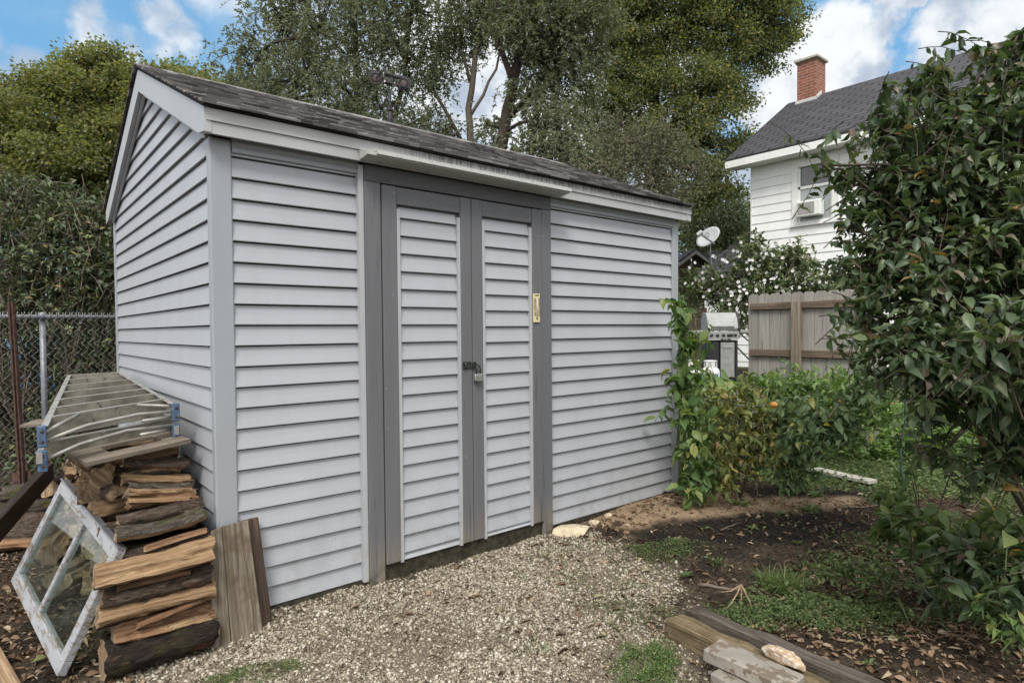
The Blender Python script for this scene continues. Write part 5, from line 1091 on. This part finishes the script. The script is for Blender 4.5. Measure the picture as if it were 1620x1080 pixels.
# side addition with a lower roof
q = MB(); ad = thing('house_addition', 'low white clapboard addition with dark roof beside the house', 'building', (HX+.4, 5.4, 0)); clap(q, HY+.04, 5.97, .15, 2.7, HX+.05); q.box(HX+.08, HX+3.5, 5.93, 5.965, .1, 2.7); q.build('wall', M_HWHITE, ad)
A_, B_, C_, E_, F_ = (HX-.25, HY+.03, 2.62), (HX-.25, 6.25, 2.62), (HX+1.7, HY+.03, 4.55), (HX+3.6, 6.25, 2.62), (HX+3.6, HY+.03, 2.62)
q = MB(); up_ = [tuple(np.array(p)+(0, 0, .07)) for p in (A_, B_, C_, E_, F_)]; q.add([A_, B_, C_, E_, F_]+up_, [(5, 6, 7), (6, 8, 7), (8, 9, 7), (0, 2, 1), (1, 2, 3), (3, 2, 4), (0, 1, 6, 5), (1, 3, 8, 6), (3, 4, 9, 8), (0, 5, 7, 2), (4, 2, 7, 9)]); q.build('roof', M_HROOF, ad)
# satellite dish
dc = at(1121, 376, 14.6); dish = thing('satellite_dish', 'pale grey satellite dish on a mast above the flowering bush', 'satellite dish', dc)
dn = unit(-FW*.75-RX*.55+UY*.35); dr_ = unit(RX+UY*.55-dn*((RX+UY*.55)@dn)); du = np.cross(dn, dr_)
q = MB(); n = 28; vs = []; rings = 5
for side in (0, 1):
    for i in range(rings+1):
        for k in range(n):
            a = 2*math.pi*k/n; r_ = i/rings; vs.append(dc+dr_*(.30*r_*math.cos(a))+du*(.215*r_*math.sin(a))+dn*(.05*r_*r_-.012*side))
fs = []
for side in (0, 1):
    o_ = side*(rings+1)*n
    for i in range(rings):
        for k in range(n): fs.append((o_+i*n+k, o_+i*n+(k+1) % n, o_+(i+1)*n+(k+1) % n, o_+(i+1)*n+k))
o1, o2 = rings*n, (2*rings+1)*n; fs += [(o1+k, o1+(k+1) % n, o2+(k+1) % n, o2+k) for k in range(n)]
q.add(vs, fs, 0, True); q.build('reflector', M_DISHM, dish)
q = MB(); q.bar(dc-du*.22-dn*.02-UY*.0, dc+dn*.42-du*.05-dr_*.12, .035, .03); q.build('arm', M_GALV, dish); q = MB(); q.obox(dc+dn*.42-du*.05-dr_*.12, dr_*.07, du*.04, dn*.05); q.build('receiver', M_DISHM, dish, bevel=.01)
q = MB(); q.tube([dc-dn*.03, dc-dn*.10-(0, 0, .10), dc-dn*.10-(0, 0, .75)], .028, 8); q.tube([dc-dn*.10-(0, 0, .3), dc-dn*.3-(0, 0, .8)], .02, 8); q.build('mast', M_GALV, dish)
text_mesh('dish_emblem', 'D', .17, frame(dc+dn*.022+du*.07+dr_*.02, dr_, dn), M_GALV, dish, .001); q = MB(); q.tube([dc+dn*.025+dr_*(-.05+.03*i)+du*(.04+.012*i*i) for i in range(6)], .006, 5); q.build('dish_swoosh', M_GALV, dish)
# grill and gas bottles
gc = at(1138, 560, 10.45); gz = float(hgt(gc[0], gc[1])); gu = unit(RX*(1, 1, 0)); gf = np.array([-gu[1], gu[0], 0]); gf = gf if gf@(CAM-gc) > 0 else -gf
gr = thing('gas_grill', 'stainless steel gas grill with side shelves and black cart', 'grill', (gc[0], gc[1], gz)); Mg = frame((gc[0], gc[1], gz), gu, (0, 0, 1)) @ Matrix.Diagonal((.70, .75, .97, 1)); sy_ = 1 if (Mg.to_3x3() @ Vector((0, 1, 0))).dot(Vector(gf)) > 0 else -1
def gbx(nm, x0, x1, y0, y1, z0, z1, mat, par=None, bev=.006): q = MB(); ya, yb = sorted((y0*sy_, y1*sy_)); q.box(x0, x1, ya, yb, z0, z1); return q.build(nm, mat, par or gr, Mg, bev)
gbx('cabinet', -.36, -.07, -.25, .20, .10, .78, M_DARKP); gbx('cabinet', .30, .36, -.25, .22, .10, .78, M_DARKP); gbx('cabinet', -.05, .29, -.25, .19, .10, .78, M_DARKP)
dd = gbx('door', -.045, .285, .192, .215, .14, .74, M_STEEL); gbx('handle', .0, .24, .24, .255, .655, .675, M_STEEL, dd); gbx('door', -.36, -.10, .202, .222, .14, .74, M_DARKP)
cp = gbx('control_panel', -.37, .37, .16, .27, .80, .93, M_STEEL)
for i, kx in enumerate((-.28, -.14, .0, .12, .19, .28)):
    q = MB(); c = np.array(Mg @ Vector((kx, sy_*.271, .865))); q.lathe(c, [(.026, 0), (.023, .025), (.002, .028)], 14, gf); q.build('knob', M_DARKP, cp)
q = MB(); pts = [(-.26, .94), (.24, .94), (.26, .98), (.2, 1.15), (.08, 1.25), (-.12, 1.26), (-.24, 1.15)]; q.prism([(a*sy_, b) for a, b in pts], 0, -.36, .36); ld = q.build('lid', M_STEEL, gr, Mg, .01)
gbx('lid_handle', -.26, .26, .265, .29, 1.0, 1.03, M_STEEL, ld)
q = MB(); q.prism([(a*sy_*1.01, b) for a, b in pts], 0, .361, .40); q.build('lid_end', M_DARKP, ld, Mg)
gbx('side_shelf', -.80, -.375, -.18, .24, .90, .95, M_STEEL); gbx('side_shelf', .405, .80, -.18, .24, .90, .95, M_STEEL)
for kx in (-.33, .33):
    q = MB(); q.lathe(np.array(Mg @ Vector((kx-.02, sy_*.18, .055))), [(.055, 0), (.055, .04)], 14, gu); q.build('wheel', M_WHEEL, gr)
def tank(lab, px, py, t, band=True):
    c = at(px, py, t); c[2] = float(hgt(c[0], c[1])); o = thing('propane_tank', lab, 'propane tank', c)
    q = MB(); q.lathe(c, [(.10, 0), (.10, .03), (.12, .05), (.145, .09), (.147, .25), (.13, .30), (.09, .33), (.03, .345)], 20); q.build('cylinder', M_TANK, o)
    q = MB()
    for a in (-.9, .0, .9, 2.2, 3.2, 4.1): q.obox(c+np.array([.095*math.cos(a), .095*math.sin(a), .375]), np.array([-math.sin(a), math.cos(a), 0])*.03, np.array([math.cos(a), math.sin(a), 0])*.004, np.array([0, 0, .05]))
    q.tube([c+np.array([.095*math.cos(a), .095*math.sin(a), .43]) for a in np.linspace(0, 6.28, 17)], .012, 6); q.build('collar', M_TANK, o)
    if band:
        q = MB(); fa = math.atan2(*( (CAM-c)[[1, 0]])); vs = []
        for k in range(13):
            a = fa+(-.9+1.8*k/12); vs += [c+np.array([0.1495*math.cos(a), 0.1495*math.sin(a), .11+.03*k/12]), c+np.array([0.1495*math.cos(a), 0.1495*math.sin(a), .23])]
        q.add(vs, [(2*k, 2*k+2, 2*k+3, 2*k+1) for k in range(12)], 0, True); q.build('printed_band', M_TANKB, o)
tank('white propane tank with blue printed band standing before the grill', 1124, 580, 10.0); tank('white propane tank half hidden by the vine left of the grill', 1096, 580, 10.2, False)
# brown fence and dark outbuilding behind
bf = thing('board_fence', 'dark weathered board fence left of the grill', 'fence', at(1090, 560, 14.8)*(1, 1, 0)); p0 = at(1060, 560, 14.9)*(1, 1, 0); dv = unit((at(1118, 560, 15.0)-p0)*(1, 1, 0))
for i in range(7):
    q = MB(); q.box(-.068, .068, -.01, .01, 0, 1.9+random.uniform(-.03, .03)); q.build('board', M_FENCEB, bf, frame(p0+dv*.142*i, dv, (0, 0, 1)))
q = MB(); q.bar(p0+(0, 0, 1.5)-dv*.1, p0+dv*.95+(0, 0, 1.5), .03, .08); q.build('rail', M_FENCEB, bf, Matrix.Translation((0, 0, 0)))
gc2 = at(1095, 420, 23); ob = thing('outbuilding', 'dark grey outbuilding with a small front gable far behind the satellite dish', 'building', gc2*(1, 1, 0)); Mo = frame((gc2[0], gc2[1], 0), gu, (0, 0, 1)); zr_ = float(at(1095, 398, 23)[2]); ze = zr_-.75
so_ = 1 if (Mo.to_3x3() @ Vector((0, 1, 0))).dot(Vector(gf)) > 0 else -1
q = MB(); q.prism([(-.9, 0), (.9, 0), (.9, ze), (0, zr_-.12), (-.9, ze)], 1, *sorted((so_*.1, so_*.15))); q.box(-2, 2.4, *sorted((-so_*.2, -so_*.25)), 0, ze); q.build('wall', M_FENCEB, ob, Mo)
q = MB()
for s in (-1, 1): q.prism([(0, zr_), (s*1.15, ze-.1), (s*1.15, ze-.03), (0, zr_+.08)], 1, *sorted((so_*.45, -so_*2.5)))
q.prism([(so_*.3, ze-.1), (-so_*2.5, zr_+.25), (-so_*2.5, zr_+.33), (so_*.3, ze)], 0, 1.2, 2.6); q.prism([(so_*.3, ze-.1), (-so_*2.5, zr_+.25), (-so_*2.5, zr_+.33), (so_*.3, ze)], 0, -2.6, -1.2); q.build('roof', M_HROOF, ob, Mo)
q = MB()
for s in (-1, 1): q.prism([(0, zr_-.01), (s*1.14, ze-.11), (s*1.14, ze-.24), (0, zr_-.14)], 1, *sorted((so_*.46, so_*.49)))
q.build('rake_trim', M_FENCEW, ob, Mo)
# rubble patch in front of the grill
for i, (px, py, t, s) in enumerate([(1165, 607, 9.3, .30), (1172, 614, 9.0, .36), (1152, 612, 9.2, .28), (1180, 622, 8.7, .30)]):
    c = at(px, py, t); c[2] = float(hgt(c[0], c[1]))+.03; rock('paving_stone', ['pale broken paving stone near the grill, hindmost of the four', 'largest pale paving stone at the gap by the fence panel', 'leftmost pale paving stone at the gap by the fence panel', 'nearest pale paving stone by the end of the fence panel'][i], c, (1, .2, 0), (s, s*.7, .10), M_STONE, 60+i, 2)

# flowering bush
rb = at(1262, 600, 12.6); rb[2] = 0
fb = twiggy('flowering_bush', 'tall green bush covered in white flowers before the house', 'bush', rb,
       [lob(1190, 430, 12.2, 55), lob(1240, 420, 12.0, 55), lob(1150, 450, 12.4, 45), lob(1200, 480, 12.0, 50), lob(1265, 450, 11.8, 45), lob(1120, 450, 12.6, 35), lob(1090, 445, 12.8, 30), lob(1310, 445, 11.6, 45), lob(1185, 390, 12.2, 30), lob(1160, 500, 12.2, 40), lob(1255, 400, 12.0, 30), lob(1350, 440, 11.4, 40), lob(1260, 475, 11.8, 40), lob(1082, 470, 12.8, 25)],
       620, 11, (.07, .12), .6, L_ROSE, M_TWIG, None, (.35, .7), .02, .2, up=.5, twr=.006)
fl = [lob(1190, 430, 12.0, 58), lob(1150, 440, 12.0, 45), lob(1110, 440, 12.3, 40), lob(1230, 430, 11.7, 55), lob(1185, 470, 11.6, 45)]; P = []; A = []; Nn = []
for i in range(98):
    c, r = fl[i % 5]; o = inball(1, 5)[0]; p = c+o*np.array(r)-FW*.25; nn = unit(-FW+rng.randn(3)*.5); sd_v = unit(np.cross(nn, rng.randn(3)))
    A = [sd_v*math.cos(k*1.257)+np.cross(nn, sd_v)*math.sin(k*1.257)+nn*.3 for k in range(5)]
    leaves('flower', [p]*5, A, [nn]*5, .040, .038, ids(5), L_PETAL, T_DIA, fb)

# ------------------------------------------------------------------ hedge and trees
def tree(name, label, cat, trunks, lobes, ncl, per, cr, L, Wl, lmat, bmat, mode='clump', group=None, twf=.4, limb_r=.09, pshell=2.6):
    base = np.array(trunks[0][0][0], float); th = thing(name, label, cat, base, group); tm = MB(); TP = []
    for pts, r0, r1 in trunks:
        pts = [np.array(p, float) for p in pts]; fine = []
        for a, b in zip(pts[:-1], pts[1:]):
            for k in range(4): fine.append(a+(b-a)*k/4+(rng.randn(3)*.04*np.linalg.norm(b-a)*.25))
        fine.append(pts[-1]); tm.tube(fine, np.linspace(r0, r1, len(fine)), 9); TP += fine
    TP = np.array(TP); P = []; A = []; Nn = []; w = np.array([r[0]*r[1]*r[2] for c, r in lobes])**.67; w = w/w.sum()
    for (c, r), ww in zip(lobes, w):
        c = np.array(c); r = np.array(r); low_ = TP[TP[:, 2] < c[2]+.3]; low_ = low_ if len(low_) else TP; s = low_[np.argmin(((low_-c)**2).sum(1))]
        lm = curve(s, c, .06, 6, .07); tm.tube(lm, np.linspace(limb_r, limb_r*.35, 7), 6); n = max(3, int(ncl*ww)); cc = c+inball(n, pshell)*r
        for q_ in cc:
            if random.random() < twf: tm.tube(curve(lm[random.choice((3, 4, 5, 6))], q_, .05, 4, .08), np.linspace(limb_r*.3, .008, 5), 4, cap=False)
            m_ = int(per*random.uniform(.6, 1.4))
            if mode == 'clump':
                g_ = np.clip(rng.randn(m_, 3), -1.7, 1.7)*cr*(1, 1, .55); P.append(q_+g_); A.append(g_/cr*.5+rng.randn(m_, 3)*.7+(0, 0, -.25)); Nn.append(rng.randn(m_, 3)*.55+(0, 0, 1))
            else:
                ns = max(1, m_//16)
                for k in range(ns):
                    s0 = q_+rng.randn(3)*cr*.55; hl = random.uniform(.5, 1.5)*cr*1.3; out = rng.randn(2)*.35; t = rng.rand(16)
                    pts = s0+np.column_stack([out[0]*t*hl, out[1]*t*hl, .18*hl*np.sin(t*2.2)-t*t*hl]); P.append(pts); A.append(np.column_stack([rng.randn(16)*.6+out[0], rng.randn(16)*.6+out[1], rng.randn(16)*.35-.5])); Nn.append(rng.randn(16, 3))
    P = np.concatenate(P); n = len(P); l = L[0]+(L[1]-L[0])*rng.rand(n)
    tm.build('trunk', bmat, th, fix=False); leaves('crown', P, np.concatenate(A), np.concatenate(Nn), l, l*Wl, ids(n), lmat, T_DIA, th, False)
    return th
def gz(px, t): p = at(px, 600, t); return np.array([p[0], p[1], -.1])
# hedge behind the chain link fence
def hb(px, t): return gz(px, t)
twiggy('hedge_shrub', 'tall tangled green hedge shrub behind the chain link fence at the left edge', 'shrub', hb(30, 7.2),
       [lob(20, 340, 7.0, 85), lob(-50, 400, 7, 90), lob(60, 400, 6.8, 80), lob(10, 460, 6.6, 70), lob(30, 300, 7.2, 50), lob(-60, 300, 7.3, 60), lob(60, 560, 7.0, 60), lob(-20, 620, 7.0, 80), lob(40, 700, 7.0, 60)], 900, 9, (.045, .085), .55, L_HEDGE, M_TWIG, 'hedge shrubs behind the chain link fence', (.25, .6), .022, .2, up=.5, twr=.006)
twiggy('hedge_shrub', 'tall tangled green hedge shrub behind the fence touching the shed gable', 'shrub', hb(150, 7.2),
       [lob(120, 370, 7.0, 75), lob(170, 340, 7.2, 55), lob(160, 430, 6.9, 65), lob(110, 460, 6.8, 60), lob(95, 320, 7.2, 45), lob(210, 400, 7.2, 70), lob(150, 560, 7.1, 60), lob(110, 640, 7.1, 60), lob(200, 600, 7.2, 60)], 900, 9, (.045, .085), .55, L_HEDGE, M_TWIG, 'hedge shrubs behind the chain link fence', (.25, .6), .022, .2, up=.5, twr=.006)
q = MB()
for i in range(110):
    a = gz(random.uniform(-80, 230), random.uniform(6.4, 8.2)); e = a+np.array([random.uniform(-.9, .9), random.uniform(-.4, .6), random.uniform(1.0, 2.4)]); q.tube(curve(a, e, .06, 5, .10), np.linspace(random.uniform(.006, .018), .003, 6), 4, cap=False)
tag(q.build('bare_stems', M_SHST, fix=False), 'tangle of bare brown stems under the hedge behind the fence', 'undergrowth', None, 'stuff')
carpet('ivy_ground', 'dark leafy undergrowth below the hedge behind the fence', lambda x, y: np.ones_like(x), 5000, (.05, .09), .6, L_HEDGE, (0, .5), (-3, 2.4, 4.1, 9))
bt = at(48, 575, 8.6); q = MB(); nn = 8; vs = []
for i in range(nn+1):
    for j in range(nn+1): vs.append(bt+RT*((i/nn-.5)*.55+.04*math.sin(j*1.3))+np.array([0, 0, (j/nn-.5)*.75])+FW*(.10*math.sin(i*1.9+j*.7)+.05*random.random()))
q.add(vs, [(i*(nn+1)+j, (i+1)*(nn+1)+j, (i+1)*(nn+1)+j+1, i*(nn+1)+j+1) for i in range(nn) for j in range(nn)], 0, True); bo = q.build('tarp', M_TARP); so2 = bo.modifiers.new('thickness', 'SOLIDIFY'); so2.thickness = .006
tag(bo, 'light blue plastic sheet glimpsed through the hedge behind the fence', 'tarp')
tree('distant_tree', 'dark low bushes far behind the chain link fence', 'bushes', [([gz(60, 13), at(60, 560, 13)], .1, .05)], [lob(px_, py_, 13, 75) for px_ in (-60, 40, 140, 240) for py_ in (470, 580, 660)], 260, 60, .45, (.10, .17), .7, L_HEDGE, M_TRUNK, 'clump', None, .2, .03)
# maple at the left
tree('broadleaf_tree', 'rounded yellow green tree crown behind the hedge on the left', 'tree', [([gz(150, 17), at(150, 420, 17), at(160, 250, 17)], .28, .12)],
     [lob(70, 210, 17, 95), lob(170, 170, 17, 85), lob(250, 190, 17.5, 80), lob(120, 280, 16.5, 95), lob(200, 270, 16.5, 90), lob(30, 270, 16.5, 75), lob(-40, 230, 17, 90), lob(190, 115, 17.3, 42), lob(140, 120, 17.3, 42), lob(95, 140, 17.2, 42), lob(285, 150, 17.8, 45), lob(60, 330, 16, 60), lob(310, 190, 18, 50), lob(20, 160, 17.2, 40)],
     900, 115, .20, (.07, .12), .8, L_MAPLE, M_TRUNK, 'clump', None, .3, .09, 4.0)
tree('broadleaf_tree', 'small green tree crown peeking over the left end of the shed roof', 'tree', [([gz(310, 24), at(310, 300, 24)], .2, .1)], [lob(295, 140, 24, 38), lob(330, 170, 24, 42), lob(270, 160, 24, 34), lob(350, 200, 24, 45)], 120, 160, .42, (.09, .15), .8, L_ELM, M_TRUNK)
# tall feathery trees behind the shed
tree('feathery_tree', 'tall grey green fine leaved tree behind the left half of the shed roof', 'tree', [([gz(575, 16), at(578, 330, 16), at(568, 200, 16), at(560, 60, 16), at(570, -60, 16)], .12, .05), ([gz(600, 16), at(596, 300, 16), at(640, 120, 16.3), at(655, -20, 16.5)], .09, .04), ([at(560, 320, 15.8), at(500, 180, 15.6), at(470, 60, 15.6)], .07, .03)],
     [lob(400, 100, 16.5, 55), lob(440, 50, 16.5, 65), lob(470, 130, 16, 70), lob(420, 170, 16, 55), lob(510, 40, 16, 75), lob(540, 140, 15.6, 70), lob(590, 50, 16, 70), lob(510, 210, 15.2, 65), lob(600, 170, 16, 60), lob(640, 100, 16.4, 55), lob(660, 20, 16.5, 60), lob(450, 210, 15.5, 45), lob(570, 230, 15.4, 50), lob(480, -40, 16, 70), lob(600, -50, 16, 80), lob(380, 150, 16.5, 35), lob(660, 190, 16.2, 45)],
     640, 135, .34, (.07, .13), .32, L_WILLOW, M_TRUNK, 'strand', None, .5, .05)
tree('slender_tree', 'slender pale trunked tree with open sky around it behind the roof ridge', 'tree', [([gz(748, 17), at(748, 290, 17), at(742, 170, 17), at(758, 60, 17), at(775, -40, 17)], .13, .05), ([at(748, 255, 17), at(690, 150, 17), at(665, 110, 17)], .06, .025), ([at(742, 190, 17), at(785, 110, 17.2), at(800, 40, 17.2)], .05, .02), ([at(745, 130, 17), at(715, 40, 17), at(710, -30, 17)], .05, .02)],
     [lob(715, 60, 17.2, 48), lob(770, 30, 17.3, 48), lob(700, 210, 17, 32), lob(745, -30, 17, 60), lob(775, 265, 17, 30), lob(715, 270, 17, 28), lob(690, 120, 17, 28)], 230, 120, .36, (.07, .13), .35, L_WILLOW, M_TRUNKP, 'strand', None, .9, .035)
tree('dark_trunk_tree', 'dark leaning trunk tree with drooping grey green foliage behind the shed doors', 'tree', [([gz(785, 14.5), at(786, 270, 14.5), at(800, 190, 14.5), at(815, 110, 14.6), at(840, 40, 14.8), at(850, -60, 15)], .17, .08), ([at(800, 190, 14.5), at(850, 140, 14.7), at(880, 60, 15)], .09, .04), ([at(812, 130, 14.5), at(785, 60, 14.4), at(790, -30, 14.4)], .08, .04)],
     [lob(820, 40, 14.5, 55), lob(870, 60, 14.8, 60), lob(850, 150, 14.6, 45), lob(900, 110, 15, 60), lob(830, -20, 14.5, 70), lob(920, 20, 15, 70), lob(880, 210, 14.2, 50), lob(830, 260, 14, 45), lob(920, 240, 13.8, 55), lob(780, 200, 15.4, 24)], 430, 135, .32, (.07, .13), .35, L_WILLOW, M_TRUNK, 'strand', None, .5, .05)
tree('broadleaf_tree', 'large yellow green leaved tree rising left of the white house', 'tree', [([gz(1060, 18), at(1050, 330, 18), at(1035, 150, 18), at(1060, 20, 18)], .26, .10), ([at(1045, 280, 18), at(975, 150, 18.2), at(940, 60, 18.4)], .15, .06), ([at(1040, 220, 18), at(1140, 120, 18), at(1200, 40, 18)], .12, .05)],
     [lob(990, 60, 18, 70), lob(1060, 50, 18, 75), lob(1130, 60, 18, 75), lob(1200, 40, 18, 60), lob(1010, 140, 17.5, 65), lob(1090, 150, 17.5, 65), lob(1150, 140, 17.6, 55), lob(1120, 220, 17.2, 55), lob(1050, 230, 17, 55), lob(1130, 290, 17, 40), lob(1090, 310, 17, 40), lob(1235, 20, 18.2, 38), lob(1215, 85, 18, 30), lob(960, 170, 18, 50), lob(1060, -30, 18, 90), lob(1170, -30, 18, 80), lob(960, -20, 18.3, 70), lob(1160, 220, 17.4, 26), lob(1250, 50, 18.3, 20), lob(980, 230, 17.6, 45)],
     1000, 125, .19, (.06, .115), .62, L_ELM, M_TRUNK, 'clump', None, .35, .08, 3.0)
tree('tangled_shrub', 'dull feathery tangle of twigs and small leaves behind the right end of the shed', 'shrub', [([gz(1000, 11.5), at(990, 300, 11.5), at(960, 265, 11.4), at(930, 250, 11.3)], .06, .03), ([gz(1010, 11.5), at(1030, 270, 11.5), at(1050, 220, 11.6)], .04, .015)],
     [lob(960, 290, 11.3, 50), lob(1010, 260, 11.5, 55), lob(1050, 230, 11.7, 45), lob(1050, 300, 11.4, 45), lob(980, 220, 11.8, 45), lob(900, 285, 11.2, 40), lob(1090, 270, 11.6, 30)], 240, 100, .26, (.035, .08), .35, L_DULL, M_TWIG, 'strand', None, 1.0, .03)
tree('conifer', 'dark spreading evergreen behind the satellite dish', 'tree', [([gz(1150, 26), at(1150, 280, 26)], .2, .08)], [lob(1120, 360, 26, 40), lob(1165, 350, 26, 38), lob(1140, 330, 26, 35), lob(1100, 385, 26, 30), lob(1180, 385, 26, 30), lob(1090, 340, 26, 28)], 130, 95, .5, (.14, .26), .18, L_PINE, M_TRUNK)
# far belt of trees closing the gaps low down
for i, (px, t, h, lab) in enumerate([(330, 40, 60, 'far green tree seen low between the shed ridge and the tall trees'), (640, 40, 60, 'far tree low behind the weathervane'), (760, 38, 75, 'far bright green tree low behind the dark leaning trunk'), (900, 42, 70, 'far tree filling the gaps behind the tangled shrub'), (1190, 45, 40, 'far tree beside the corner of the white house')]):
    tree('distant_tree', lab, 'tree', [([gz(px, t), at(px, 420, t)], .3, .2)], [lob(px+dx, 400-h*k, t, 70) for dx, k in ((-60, 0), (0, 1), (60, .2), (-110, .6), (110, .7))], 130, 60, .9, (.28, .45), .8, L_MAPLE if i == 2 else L_ELM, M_TRUNK)
